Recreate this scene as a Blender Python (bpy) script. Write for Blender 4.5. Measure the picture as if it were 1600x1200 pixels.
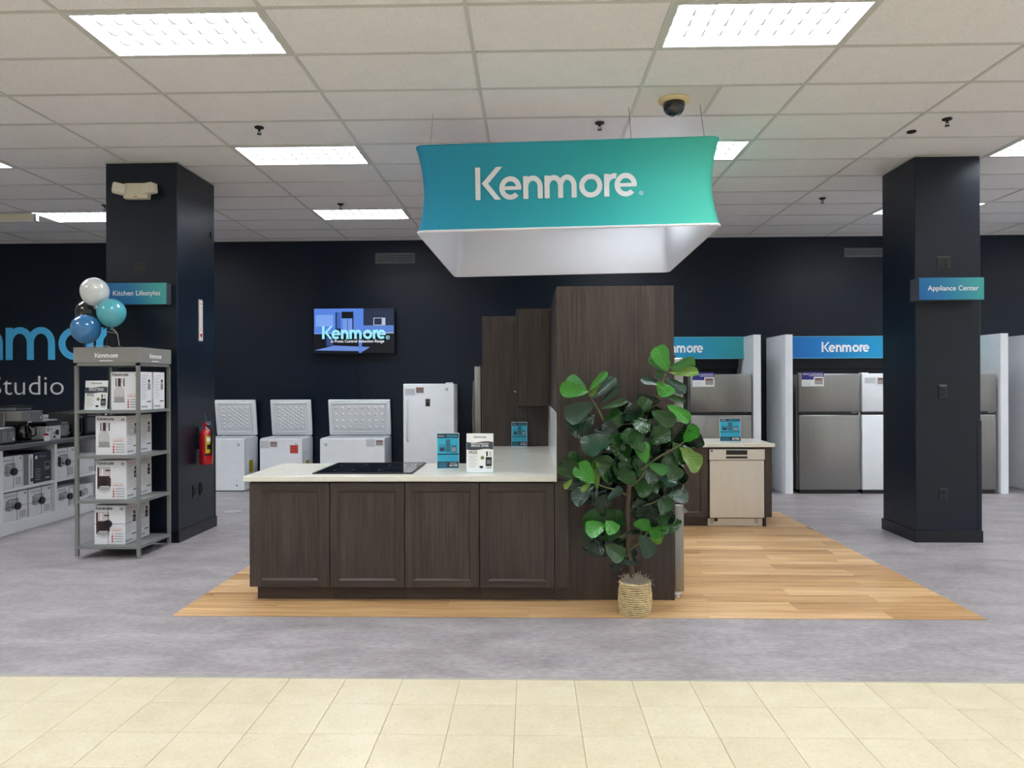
import bpy, bmesh, math, random
from mathutils import Vector, Matrix, Euler
random.seed(7)
R = math.radians
for o in list(bpy.data.objects):
    bpy.data.objects.remove(o, do_unlink=True)
scene = bpy.context.scene
C = scene.collection

# ------------------------------------------------------------------ camera
cam_data = bpy.data.cameras.new('camera')
cam_data.sensor_fit = 'HORIZONTAL'
cam_data.sensor_width = 36.0
cam_data.lens = 36.0 * 1127.3 / 1600.0
cam_data.clip_end = 60
cam = bpy.data.objects.new('camera', cam_data)
C.objects.link(cam)
cam.location = (0, 0, 1.5817)
cam.rotation_euler = (Matrix.Rotation(0.0259, 3, 'Z') @ Matrix.Rotation(math.pi / 2 - 0.0007, 3, 'X') @ Matrix.Rotation(-0.0037, 3, 'Z')).to_euler()
scene.camera = cam

# ------------------------------------------------------------------ world, light level
world = bpy.data.worlds.new('world')
scene.world = world
world.use_nodes = True
world.node_tree.nodes['Background'].inputs[0].default_value = (0.5, 0.52, 0.55, 1)
world.node_tree.nodes['Background'].inputs[1].default_value = 0.05
scene.view_settings.view_transform = 'Standard'
scene.view_settings.look = 'None'
scene.view_settings.gamma = 1
scene.view_settings.use_curve_mapping = False
scene.view_settings.exposure = 1.22
TUBE_STRENGTH = 15.0

# ------------------------------------------------------------------ materials
def srgb(r, g, b):
    def f(c):
        c /= 255.0
        return c / 12.92 if c <= 0.04045 else ((c + 0.055) / 1.055) ** 2.4
    return (f(r), f(g), f(b), 1)

MATS = {}
def base(name):
    m = bpy.data.materials.new(name)
    m.use_nodes = True
    nt = m.node_tree
    return m, nt, nt.nodes['Principled BSDF']

def mat(name, rgb, rough=0.5, metal=0.0, spec=None, var=0.0, scale=8.0, bump=0.0, bscale=60.0, stretch=(1, 1, 1), coat=0.0, trans=0.0):
    """plain procedural surface: base colour with a soft noise variation and optional bump"""
    if name in MATS: return MATS[name]
    m, nt, p = base(name)
    L = nt.links
    col = srgb(*rgb)
    p.inputs['Base Color'].default_value = col
    p.inputs['Roughness'].default_value = rough
    p.inputs['Metallic'].default_value = metal
    if spec is not None: p.inputs['Specular IOR Level'].default_value = spec
    if coat: p.inputs['Coat Weight'].default_value = coat; p.inputs['Coat Roughness'].default_value = .08
    if trans: p.inputs['Transmission Weight'].default_value = trans
    tc = nt.nodes.new('ShaderNodeTexCoord')
    mp = nt.nodes.new('ShaderNodeMapping')
    mp.inputs['Scale'].default_value = stretch
    L.new(tc.outputs['Object'], mp.inputs['Vector'])
    if var > 0:
        n = nt.nodes.new('ShaderNodeTexNoise')
        n.inputs['Scale'].default_value = scale; n.inputs['Detail'].default_value = 5
        L.new(mp.outputs['Vector'], n.inputs['Vector'])
        r = nt.nodes.new('ShaderNodeValToRGB')
        r.color_ramp.elements[0].position = .3; r.color_ramp.elements[1].position = .7
        r.color_ramp.elements[0].color = tuple(c * (1 - var) for c in col[:3]) + (1,)
        r.color_ramp.elements[1].color = tuple(min(1, c * (1 + var)) for c in col[:3]) + (1,)
        L.new(n.outputs['Fac'], r.inputs['Fac']); L.new(r.outputs['Color'], p.inputs['Base Color'])
    if bump > 0:
        n2 = nt.nodes.new('ShaderNodeTexNoise')
        n2.inputs['Scale'].default_value = bscale; n2.inputs['Detail'].default_value = 4
        L.new(mp.outputs['Vector'], n2.inputs['Vector'])
        b = nt.nodes.new('ShaderNodeBump'); b.inputs['Strength'].default_value = bump; b.inputs['Distance'].default_value = .004
        L.new(n2.outputs['Fac'], b.inputs['Height']); L.new(b.outputs['Normal'], p.inputs['Normal'])
    MATS[name] = m
    return m

def emis(name, rgb, strength):
    if name in MATS: return MATS[name]
    m, nt, p = base(name)
    p.inputs['Base Color'].default_value = (0, 0, 0, 1)
    p.inputs['Roughness'].default_value = .3
    p.inputs['Emission Color'].default_value = srgb(*rgb)
    p.inputs['Emission Strength'].default_value = strength
    MATS[name] = m
    return m

def ramp_mat(name, stops, axis=0, lo=-1.0, hi=1.0, rough=.5, shear=0.0, spec=None):
    """printed colour gradient along an object axis (pigment, not light)"""
    m, nt, p = base(name); L = nt.links
    tc = nt.nodes.new('ShaderNodeTexCoord'); sp = nt.nodes.new('ShaderNodeSeparateXYZ')
    L.new(tc.outputs['Object'], sp.inputs[0])
    src = sp.outputs[axis]
    if shear:
        k = nt.nodes.new('ShaderNodeMath'); k.operation = 'MULTIPLY_ADD'
        L.new(sp.outputs[2], k.inputs[0]); k.inputs[1].default_value = shear; L.new(src, k.inputs[2])
        src = k.outputs[0]
    mr = nt.nodes.new('ShaderNodeMapRange'); mr.inputs['From Min'].default_value = lo; mr.inputs['From Max'].default_value = hi
    L.new(src, mr.inputs['Value'])
    r = nt.nodes.new('ShaderNodeValToRGB'); e = r.color_ramp.elements
    while len(e) < len(stops): e.new(.5)
    for i, (t, c) in enumerate(stops): e[i].position = t; e[i].color = srgb(*c)
    L.new(mr.outputs[0], r.inputs['Fac']); L.new(r.outputs['Color'], p.inputs['Base Color'])
    p.inputs['Roughness'].default_value = rough
    if spec is not None: p.inputs['Specular IOR Level'].default_value = spec
    MATS[name] = m
    return m

def grain_mat(name, dark, mid, light, axis='Z', rough=.45, freq=90.0, rnd=0.0, bump=.15, low=3.0):
    """wood: streaky noise stretched along the grain axis; optional per-object tone shift"""
    m, nt, p = base(name); L = nt.links
    tc = nt.nodes.new('ShaderNodeTexCoord'); mp = nt.nodes.new('ShaderNodeMapping')
    s = {'X': (.018, 1, 1), 'Y': (1, .018, 1), 'Z': (1, 1, .018)}[axis]
    mp.inputs['Scale'].default_value = tuple(freq * c for c in s)
    oi = nt.nodes.new('ShaderNodeObjectInfo')
    va = nt.nodes.new('ShaderNodeVectorMath'); va.operation = 'MULTIPLY_ADD'
    L.new(oi.outputs['Random'], va.inputs[0]); va.inputs[1].default_value = (7, 13, 5); L.new(tc.outputs['Object'], va.inputs[2])
    L.new(va.outputs[0], mp.inputs['Vector'])
    n = nt.nodes.new('ShaderNodeTexNoise'); n.inputs['Scale'].default_value = 1; n.inputs['Detail'].default_value = 6; n.inputs['Roughness'].default_value = .65
    L.new(mp.outputs['Vector'], n.inputs['Vector'])
    mp2 = nt.nodes.new('ShaderNodeMapping'); mp2.inputs['Scale'].default_value = tuple(low * c for c in {'X': (.25, 2, 2), 'Y': (2, .25, 2), 'Z': (2, 2, .25)}[axis])
    L.new(va.outputs[0], mp2.inputs['Vector'])
    n2 = nt.nodes.new('ShaderNodeTexNoise'); n2.inputs['Scale'].default_value = 1.5; n2.inputs['Detail'].default_value = 3
    L.new(mp2.outputs['Vector'], n2.inputs['Vector'])
    mx = nt.nodes.new('ShaderNodeMath'); mx.operation = 'MULTIPLY_ADD'; mx.inputs[1].default_value = .35
    L.new(n2.outputs['Fac'], mx.inputs[0]); 
    a2 = nt.nodes.new('ShaderNodeMath'); a2.operation = 'MULTIPLY'; a2.inputs[1].default_value = .72
    L.new(n.outputs['Fac'], a2.inputs[0]); L.new(a2.outputs[0], mx.inputs[2])
    src = mx.outputs[0]
    if rnd:
        k = nt.nodes.new('ShaderNodeMath'); k.operation = 'MULTIPLY_ADD'; k.inputs[1].default_value = rnd
        sub = nt.nodes.new('ShaderNodeMath'); sub.operation = 'SUBTRACT'; sub.inputs[1].default_value = .5
        L.new(oi.outputs['Random'], sub.inputs[0]); L.new(sub.outputs[0], k.inputs[0]); L.new(src, k.inputs[2]); src = k.outputs[0]
    r = nt.nodes.new('ShaderNodeValToRGB'); e = r.color_ramp.elements
    e[0].position = .34; e[0].color = srgb(*dark); e[1].position = .72; e[1].color = srgb(*light)
    x = e.new(.52); x.color = srgb(*mid)
    L.new(src, r.inputs['Fac']); L.new(r.outputs['Color'], p.inputs['Base Color'])
    p.inputs['Roughness'].default_value = rough
    if bump:
        b = nt.nodes.new('ShaderNodeBump'); b.inputs['Strength'].default_value = bump; b.inputs['Distance'].default_value = .002
        L.new(n.outputs['Fac'], b.inputs['Height']); L.new(b.outputs['Normal'], p.inputs['Normal'])
    MATS[name] = m
    return m

def mottle_mat(name, cols, scale=1.0, stretch=(1, 2.2, 1), rough=.4, speck=None, rnd=0.0, bump=0.03, fine=.4, spec=None):
    """mottled sheet or tile: two noises mixed through a ramp"""
    m, nt, p = base(name); L = nt.links
    tc = nt.nodes.new('ShaderNodeTexCoord'); mp = nt.nodes.new('ShaderNodeMapping'); mp.inputs['Scale'].default_value = tuple(scale * s for s in stretch)
    oi = nt.nodes.new('ShaderNodeObjectInfo'); va = nt.nodes.new('ShaderNodeVectorMath'); va.operation = 'MULTIPLY_ADD'
    L.new(oi.outputs['Random'], va.inputs[0]); va.inputs[1].default_value = (9, 4, 0) if rnd else (0, 0, 0); L.new(tc.outputs['Object'], va.inputs[2])
    L.new(va.outputs[0], mp.inputs['Vector'])
    n = nt.nodes.new('ShaderNodeTexNoise'); n.inputs['Scale'].default_value = 2.0; n.inputs['Detail'].default_value = 8; n.inputs['Roughness'].default_value = .62; n.inputs['Distortion'].default_value = .6
    n2 = nt.nodes.new('ShaderNodeTexNoise'); n2.inputs['Scale'].default_value = 22; n2.inputs['Detail'].default_value = 4
    L.new(mp.outputs['Vector'], n.inputs['Vector']); L.new(mp.outputs['Vector'], n2.inputs['Vector'])
    k = nt.nodes.new('ShaderNodeMath'); k.operation = 'MULTIPLY_ADD'; k.inputs[1].default_value = fine
    k0 = nt.nodes.new('ShaderNodeMath'); k0.operation = 'MULTIPLY'; k0.inputs[1].default_value = 1 - fine
    L.new(n.outputs['Fac'], k0.inputs[0]); L.new(n2.outputs['Fac'], k.inputs[0]); L.new(k0.outputs[0], k.inputs[2])
    src = k.outputs[0]
    if rnd:
        s_ = nt.nodes.new('ShaderNodeMath'); s_.operation = 'MULTIPLY_ADD'; s_.inputs[1].default_value = rnd
        sb = nt.nodes.new('ShaderNodeMath'); sb.operation = 'SUBTRACT'; sb.inputs[1].default_value = .5
        L.new(oi.outputs['Random'], sb.inputs[0]); L.new(sb.outputs[0], s_.inputs[0]); L.new(src, s_.inputs[2]); src = s_.outputs[0]
    r = nt.nodes.new('ShaderNodeValToRGB'); e = r.color_ramp.elements
    while len(e) < len(cols): e.new(.5)
    for i, (t, c) in enumerate(cols): e[i].position = t; e[i].color = srgb(*c)
    L.new(src, r.inputs['Fac'])
    out = r.outputs['Color']
    if speck:
        v = nt.nodes.new('ShaderNodeTexNoise'); v.inputs['Scale'].default_value = speck[0]; v.inputs['Detail'].default_value = 2
        L.new(tc.outputs['Object'], v.inputs['Vector'])
        r2 = nt.nodes.new('ShaderNodeValToRGB'); r2.color_ramp.elements[0].position = speck[2]; r2.color_ramp.elements[1].position = speck[2] + .06
        r2.color_ramp.elements[0].color = (0, 0, 0, 1); r2.color_ramp.elements[1].color = (1, 1, 1, 1)
        L.new(v.outputs['Fac'], r2.inputs['Fac'])
        mx = nt.nodes.new('ShaderNodeMix'); mx.data_type = 'RGBA'
        L.new(r2.outputs['Color'], mx.inputs['Factor']); L.new(out, mx.inputs['A']); mx.inputs['B'].default_value = srgb(*speck[1])
        out = mx.outputs['Result']
    L.new(out, p.inputs['Base Color'])
    p.inputs['Roughness'].default_value = rough
    if spec is not None: p.inputs['Specular IOR Level'].default_value = spec
    if bump:
        b = nt.nodes.new('ShaderNodeBump'); b.inputs['Strength'].default_value = bump; b.inputs['Distance'].default_value = .003
        L.new(n2.outputs['Fac'], b.inputs['Height']); L.new(b.outputs['Normal'], p.inputs['Normal'])
    MATS[name] = m
    return m

NAVY = mat('navy_paint', (7, 22, 40), .34, spec=.36, var=.12, scale=1.5, bump=.05, bscale=25)
COLUMN = mat('column_navy_paint', (14, 24, 38), .34, spec=.4, var=.10, scale=2, bump=.05, bscale=30)
TRIMN = mat('navy_trim', (10, 15, 24), .3)
VINYL = mottle_mat('grey_vinyl', [(.32, (126, 120, 121)), (.5, (153, 146, 147)), (.68, (178, 172, 173))], scale=1.1, stretch=(.8, 1.8, 1), rough=.42, spec=.35)
AISLE = mottle_mat('cream_tile', [(.3, (198, 185, 156)), (.5, (209, 197, 168)), (.7, (217, 207, 182))], scale=2.2, stretch=(1, 1, 1), rough=.3, rnd=.12, speck=(55, (182, 170, 138), .66), spec=.4)
GROUT = mat('tile_joint', (150, 138, 108), .8)
PLANK = grain_mat('oak_plank', (146, 104, 62), (194, 154, 106), (230, 194, 148), 'X', .38, 60, rnd=.16, bump=.05, low=2.0)
LAM = grain_mat('dark_laminate', (36, 28, 26), (56, 46, 42), (82, 70, 64), 'Z', .42, 150, bump=.2)
LAMX = grain_mat('dark_laminate_cross', (36, 28, 26), (55, 45, 41), (79, 67, 61), 'X', .42, 150, bump=.2)
STONE = mottle_mat('quartz_worktop', [(.3, (214, 209, 196)), (.5, (226, 222, 210)), (.7, (234, 231, 221))], scale=2.5, stretch=(.6, 2.5, 1), rough=.2, bump=0)
CTILE = mottle_mat('ceiling_tile_fibre', [(.3, (234, 231, 232)), (.5, (240, 237, 238)), (.75, (244, 242, 243))], scale=3, stretch=(1, 1, 1), rough=.95, rnd=.1, speck=(120, (204, 201, 197), .62), bump=.25, fine=.6)
GRID = mat('ceiling_grid_white', (206, 205, 201), .5)
PLENUM = mat('plenum_dark', (60, 60, 60), .9)
WHITE = mat('white_enamel', (242, 245, 248), .28, var=.02)
WHITEP = mat('white_panel_paint', (243, 245, 248), .5, var=.02)
PLASTW = mat('white_plastic', (232, 234, 236), .35)
GREYPL = mat('grey_plastic', (120, 124, 128), .4)
DARKPL = mat('dark_plastic', (26, 27, 29), .35)
BLACK = mat('black_plastic', (10, 10, 11), .3)
GLASSK = mat('black_ceramic_glass', (6, 7, 8), .05, coat=.5)
STEEL = mat('brushed_stainless', (150, 149, 146), .34, metal=.92, var=.05, scale=3, stretch=(30, 30, 1), bump=.03, bscale=40)
STEELD = mat('dark_stainless', (150, 149, 147), .36, metal=.9, var=.05, scale=3, stretch=(30, 30, 1))
STEELDW = mat('warm_stainless', (212, 208, 203), .38, metal=.8, var=.04, scale=3, stretch=(30, 30, 1))
CHROME = mat('chrome', (210, 210, 212), .15, metal=1)
RACK = mat('grey_powder_coat', (134, 136, 134), .42, metal=.25)
RACKP = mat('grey_header_panel', (138, 136, 132), .5)
WALLW = mat('off_white_wall', (232, 232, 230), .8)
FABW = mat('white_banner_fabric', (240, 241, 246), .85, bump=.08, bscale=500)
PAPER = mat('white_paper', (240, 240, 238), .6)
INK = mat('black_ink', (24, 25, 28), .6)
INKG = mat('grey_ink', (150, 152, 156), .6)
INKL = mat('light_grey_ink', (205, 206, 210), .6)
INKR = mat('red_ink', (196, 74, 62), .6)
INKO = mat('peach_ink', (232, 180, 160), .6)
INKN = mat('navy_ink', (28, 44, 62), .6)
INKB = mat('cyan_ink', (40, 168, 200), .55)
INKT = mat('teal_ink', (46, 108, 128), .6)
PURP = mat('purple_ink', (52, 44, 130), .6)
CARDN = mat('navy_carton', (44, 52, 64), .55)
CARDW = mat('white_carton', (232, 233, 236), .5)
WHITEINK = mat('white_ink', (245, 246, 248), .5)
ACRYL = mat('clear_acrylic_edge', (196, 226, 232), .12, spec=.6)
RED = mat('red_enamel', (186, 24, 34), .25, coat=.4)
YEL = mat('yellow_label', (206, 186, 40), .5)
YELG = mat('yellow_green_label', (176, 164, 30), .5)
BEIGE = mat('beige_plastic', (232, 224, 202), .4)
CREAMP = mat('cream_ring', (226, 206, 160), .45)
WIRE = mat('steel_wire', (150, 150, 150), .4, metal=.8)
LETB = mat('sky_blue_vinyl', (84, 200, 255), .5)
RUB = mat('black_rubber', (14, 14, 15), .7)
GLASSJ = mat('smoked_jar', (90, 96, 104), .08, spec=.7)
BACKPRINT = mat('photo_print_beige', (214, 206, 196), .6)
COFFEE = mat('coffee_brown_print', (62, 36, 40), .5)
TUBE = emis('fluorescent_tube', (240, 247, 255), TUBE_STRENGTH)

# ------------------------------------------------------------------ mesh builder
class MB:
    """collects faces (world coordinates) with a material each; build() links them as one mesh object"""
    def __init__(self, m=None):
        self.v = []; self.f = []; self.m = []; self.s = []; self.cur = m
    def add(self, verts, faces, m=None, smooth=False):
        b = len(self.v); self.v += [tuple(p) for p in verts]
        for f in faces:
            self.f.append(tuple(b + i for i in f)); self.m.append(m or self.cur); self.s.append(smooth)
        return self
    def quad(self, a, b, c, d, m=None): return self.add([a, b, c, d], [(0, 1, 2, 3)], m)
    def box(self, x0, x1, y0, y1, z0, z1, m=None, bev=0.0, M=None, seg=1):
        if x1 < x0: x0, x1 = x1, x0
        if y1 < y0: y0, y1 = y1, y0
        if z1 < z0: z0, z1 = z1, z0
        V = [(x0, y0, z0), (x1, y0, z0), (x1, y1, z0), (x0, y1, z0), (x0, y0, z1), (x1, y0, z1), (x1, y1, z1), (x0, y1, z1)]
        F = [(0, 3, 2, 1), (4, 5, 6, 7), (0, 1, 5, 4), (1, 2, 6, 5), (2, 3, 7, 6), (3, 0, 4, 7)]
        if bev > 0:
            bev = min(bev, .45 * min(x1 - x0, y1 - y0, z1 - z0))
            bm = bmesh.new(); vs = [bm.verts.new(p) for p in V]
            for f in F: bm.faces.new([vs[i] for i in f])
            bmesh.ops.bevel(bm, geom=list(bm.edges), offset=bev, segments=seg, affect='EDGES', profile=.5)
            bm.verts.index_update()
            V = [tuple(v.co) for v in bm.verts]; F = [tuple(v.index for v in f.verts) for f in bm.faces]; bm.free()
        if M is not None: V = [tuple(M @ Vector(p)) for p in V]
        return self.add(V, F, m, bev > 0 and seg > 1)
    def prism(self, pts, lo, hi, axis=1, m=None, smooth=False):
        """polygon pts extruded along an axis; pts are the other two coordinates in order"""
        n = len(pts)
        def P(p, h):
            q = [0, 0, 0]; q[axis] = h
            o = [i for i in range(3) if i != axis]; q[o[0]] = p[0]; q[o[1]] = p[1]; return tuple(q)
        V = [P(p, lo) for p in pts] + [P(p, hi) for p in pts]
        F = [tuple(range(n)), tuple(range(2 * n - 1, n - 1, -1))] + [(i, (i + 1) % n, n + (i + 1) % n, n + i) for i in range(n)]
        return self.add(V, F, m, smooth)
    def cyl(self, p0, p1, r0, r1=None, n=16, m=None, caps=True):
        r1 = r0 if r1 is None else r1
        p0 = Vector(p0); p1 = Vector(p1); d = (p1 - p0).normalized()
        a = d.orthogonal().normalized(); b = d.cross(a)
        V = []
        for p, r in ((p0, r0), (p1, r1)):
            for i in range(n):
                t = 2 * math.pi * i / n; V.append(p + a * r * math.cos(t) + b * r * math.sin(t))
        F = [(i, (i + 1) % n, n + (i + 1) % n, n + i) for i in range(n)]
        self.add(V, F, m, True)
        if caps:
            self.add(V[:n], [tuple(range(n - 1, -1, -1))], m); self.add(V[n:], [tuple(range(n))], m)
        return self
    def lathe(self, prof, c=(0, 0, 0), n=24, m=None, smooth=True):
        V = []
        for r, z in prof:
            for i in range(n):
                t = 2 * math.pi * i / n; V.append((c[0] + r * math.cos(t), c[1] + r * math.sin(t), c[2] + z))
        F = []
        for k in range(len(prof) - 1):
            for i in range(n):
                j = (i + 1) % n; F.append((k * n + i, k * n + j, (k + 1) * n + j, (k + 1) * n + i))
        F.append(tuple(range(n - 1, -1, -1))); F.append(tuple((len(prof) - 1) * n + i for i in range(n)))
        return self.add(V, F, m, smooth)
    def tube(self, path, r, n=6, m=None):
        P = [Vector(p) for p in path]; rs = r if isinstance(r, (list, tuple)) else [r] * len(P)
        V = []; up = None
        for k, p in enumerate(P):
            d = (P[min(k + 1, len(P) - 1)] - P[max(k - 1, 0)]).normalized()
            if up is None: up = d.orthogonal().normalized()
            a = (up - d * up.dot(d)).normalized(); up = a; b = d.cross(a)
            for i in range(n):
                t = 2 * math.pi * i / n; V.append(p + a * rs[k] * math.cos(t) + b * rs[k] * math.sin(t))
        F = [(k * n + i, k * n + (i + 1) % n, (k + 1) * n + (i + 1) % n, (k + 1) * n + i) for k in range(len(P) - 1) for i in range(n)]
        F += [tuple(range(n - 1, -1, -1)), tuple((len(P) - 1) * n + i for i in range(n))]
        return self.add(V, F, m, True)
    def build(self, name, parent=None, loc=None, kind=None):
        slots = []
        for m in self.m:
            if m not in slots: slots.append(m)
        if parent is not None:
            o0 = Vector(parent['_o'])
        elif loc is not None: o0 = Vector(loc)
        else:
            xs, ys, zs = zip(*self.v)
            o0 = Vector(((min(xs) + max(xs)) / 2, (min(ys) + max(ys)) / 2, min(zs)))
        me = bpy.data.meshes.new(name)
        me.from_pydata([(x - o0.x, y - o0.y, z - o0.z) for x, y, z in self.v], [], self.f)
        for s in slots: me.materials.append(s)
        me.polygons.foreach_set('material_index', [slots.index(m) for m in self.m])
        me.polygons.foreach_set('use_smooth', self.s)
        me.update()
        o = bpy.data.objects.new(name, me); C.objects.link(o)
        if parent is not None: o.parent = parent
        else: o.location = o0
        o['_o'] = tuple(o0)
        if kind: o['kind'] = kind
        return o

def tag(o, label, cat, group=None, kind=None):
    o['label'] = label; o['category'] = cat
    if group: o['group'] = group
    if kind: o['kind'] = kind
    return o
def thing(name, loc, label, cat, group=None):
    o = bpy.data.objects.new(name, None); C.objects.link(o)
    o.empty_display_size = .1
    o.location = loc; o['_o'] = tuple(loc)
    return tag(o, label, cat, group)
def struct(o): o['kind'] = 'structure'; return o
def copy_tree(o, parent=None):
    c = o.copy(); C.objects.link(c); c.parent = parent
    for ch in list(o.children): copy_tree(ch, c)
    return c

# ------------------------------------------------------------------ lettering (flat print)
def _arc(cx, cy, rx, ry, a0, a1, s, n=20):
    q = []
    for i in range(n):
        A = R(a0 + (a1 - a0) * i / n); B = R(a0 + (a1 - a0) * (i + 1) / n)
        q.append([(cx + rx * math.cos(A), cy + ry * math.sin(A)), (cx + rx * math.cos(B), cy + ry * math.sin(B)),
                  (cx + (rx - s) * math.cos(B), cy + (ry - s) * math.sin(B)), (cx + (rx - s) * math.cos(A), cy + (ry - s) * math.sin(A))])
    return q
def _rect(x0, x1, y0, y1): return [[(x0, y0), (x1, y0), (x1, y1), (x0, y1)]]
def logo_polys(s=.205):
    P = []
    P += _rect(0, s, 0, 1.43)
    P += [[(.28, .73), (.58, .73), (1.21, 1.43), (.93, 1.43)], [(.28, .73), (.86, 0), (1.13, 0), (.56, .73)]]
    def e(x): return _arc(x + .49, .5, .49, .52, 0, 318, s, 26) + _rect(x + .1, x + .98 - .01, .42, .58)
    def arch(x, w): return _arc(x + w / 2, .52, w / 2, .50, 180, 0, s, 14) + _rect(x + w - s, x + w, 0, .52)
    P += e(1.06)
    P += _rect(2.12, 2.12 + s, 0, 1) + arch(2.12, .86)
    P += _rect(3.06, 3.06 + s, 0, 1) + arch(3.06, .82) + arch(3.06 + .82 - s, .82)
    P += _arc(5.10, .5, .51, .52, 0, 360, s, 30)
    P += _rect(5.68, 5.68 + s, 0, 1) + _arc(5.68 + .47, .52, .47, .50, 180, 78, s, 8)
    P += e(6.14)
    out = []
    for q in P:                      # all faces wind the same way
        ar = sum(q[i][0] * q[(i + 1) % len(q)][1] - q[(i + 1) % len(q)][0] * q[i][1] for i in range(len(q)))
        out.append(q if ar > 0 else q[::-1])
    return out
def layers(P):
    """strokes that overlap lie on slightly different layers so that no two faces coincide"""
    out = []
    for i, q in enumerate(P):
        rect = len({round(p[0], 5) for p in q}) == 2 and len({round(p[1], 5) for p in q}) == 2
        out.append(1 if rect else 2 if 62 <= i < 77 else 0)      # 62..76: the second arch of the m
    return out
LOGO = logo_polys(); LOGOB = logo_polys(.27); LOGO_W = 7.12; LAYER = layers(LOGO)
class Frame:
    """2-D drawing frame on a flat surface: origin, right and up directions and normal offset"""
    def __init__(self, o, u, v, off=0.0015):
        self.o = Vector(o); self.u = Vector(u).normalized(); self.v = Vector(v).normalized(); self.n = self.u.cross(self.v); self.off = off
    def p(self, a, b, k=1.0): return self.o + self.u * a + self.v * b + self.n * (self.off * k)
    def rect(self, mb, a0, b0, a1, b1, m, k=1.0): mb.quad(self.p(a0, b0, k), self.p(a1, b0, k), self.p(a1, b1, k), self.p(a0, b1, k), m)
    def poly(self, mb, pts, m, k=1.0): mb.add([self.p(a, b, k) for a, b in pts], [tuple(range(len(pts)))], m)
    def disc(self, mb, a, b, r, m, k=1.0, n=14, ry=None): self.poly(mb, [(a + r * math.cos(2 * math.pi * i / n), b + (ry or r) * math.sin(2 * math.pi * i / n)) for i in range(n)], m, k)
    def ring(self, mb, a, b, r, w, m, k=1.0): 
        for q in _arc(a, b, r, r, 0, 360, w, 18): self.poly(mb, q, m, k)
    def logo(self, mb, a, b, w, m, k=1.0, xh=None, bold=False):
        sx = w / LOGO_W; sy = xh or sx
        for q, ly in zip(LOGOB if bold else LOGO, LAYER): self.poly(mb, [(a + x * sx, b + y * sy) for x, y in q], m, k + ly * .0004 / self.off)
    def text(self, mb, s, a, b, w, m, k=1.0, h=None, bold=.012):
        V, F, bb = text_geo(s, bold)
        sc = w / (bb[1] - bb[0]); sy = sc if h is None else h / (bb[3] - bb[2])
        mb.add([self.p(a + (x - bb[0]) * sc, b + y * sy, k) for x, y in V], F, m)
TCACHE = {}
def text_geo(s, bold=.012):
    if (s, bold) in TCACHE: return TCACHE[(s, bold)]
    cu = bpy.data.curves.new('t', 'FONT'); cu.body = s; cu.resolution_u = 3; cu.offset = bold
    o = bpy.data.objects.new('t', cu); C.objects.link(o)
    bpy.context.view_layer.update()
    dg = bpy.context.evaluated_depsgraph_get(); me = bpy.data.meshes.new_from_object(o.evaluated_get(dg))
    V = [(v.co.x, v.co.y) for v in me.vertices]; F = [tuple(p.vertices) for p in me.polygons]
    bpy.data.objects.remove(o, do_unlink=True); bpy.data.curves.remove(cu); bpy.data.meshes.remove(me)
    bb = (min(v[0] for v in V), max(v[0] for v in V), min(v[1] for v in V), max(v[1] for v in V))
    TCACHE[(s, bold)] = (V, F, bb)
    return TCACHE[(s, bold)]

# ================================================================== THE SETTING
XL, XR, YB, YW, ZC = -10.0, 10.0, -5.0, 11.15, 3.81
BORDER = 3.854
# floor: grey vinyl sheet
mb = MB(VINYL); mb.box(XL, XR, BORDER, YW, -.1, 0)
floor = struct(mb.build('floor', loc=(0, 0, 0)))
# aisle floor of cream tiles: each tile in view is a piece
mb = MB(GROUT); mb.box(XL, XR, YB, BORDER, -.1, -.004)
aisle = struct(mb.build('floor_aisle', loc=(0, 0, 0)))
T = .3048
tm = MB(AISLE); tm.box(.001, T - .001, -T + .001, -.001, -.012, 0, bev=.0015)
tile0 = tm.build('floor_tile', parent=aisle)
tx0 = -.0795
first = True
for j in range(4):
    for i in range(-12, 13):
        t = tile0 if first else tile0.copy()
        if not first: C.objects.link(t); t.parent = aisle
        first = False
        t.location = (tx0 + i * T, BORDER - j * T - .004, 0)
mb = MB(AISLE)
for j in range(0, 29):
    for i in range(-32, 33):
        if j < 4 and -12 <= i < 13: continue
        x = tx0 + i * T; y = BORDER - j * T - .004
        if x < XL or x + T > XR or y - T < YB: continue
        mb.quad((x + .001, y - T + .001, 0), (x + T - .001, y - T + .001, 0), (x + T - .001, y - .001, 0), (x + .001, y - .001, 0))
mb.build('floor_tile_field', parent=aisle, kind='stuff')
mb = MB(mat('seam_strip', (176, 172, 160), .4)); mb.box(XL, XR, BORDER - .004, BORDER + .006, -.01, .0012)
mb.build('transition_strip', parent=aisle)
# oak plank inset
MX0, MX1, MY0, MY1 = -2.46, 3.025, 4.868, 8.89
mb = MB(mat('plank_gap', (120, 84, 50), .8)); mb.box(MX0, MX1, MY0, MY1, 0, .0012)
inset = struct(mb.build('floor_wood_inset', loc=(0, 0, 0)))
rows = 22; pw = (MY1 - MY0) / rows; PL = 1.22
shared = {}
for r_ in range(rows):
    x = MX0 - ((r_ * .47) % 1.0) * PL
    while x < MX1:
        a, b = max(x, MX0), min(x + PL, MX1)
        if b - a > .04:
            key = round(b - a, 3)
            if key not in shared:
                pm = MB(PLANK); pm.box(.0004, b - a - .0004, .0004, pw - .0004, .0006, .003)
                o = pm.build('plank', parent=inset); shared[key] = o.data
            else:
                o = bpy.data.objects.new('plank', shared[key]); C.objects.link(o); o.parent = inset
            o.location = (a, MY0 + r_ * pw, 0)
        x += PL
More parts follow.
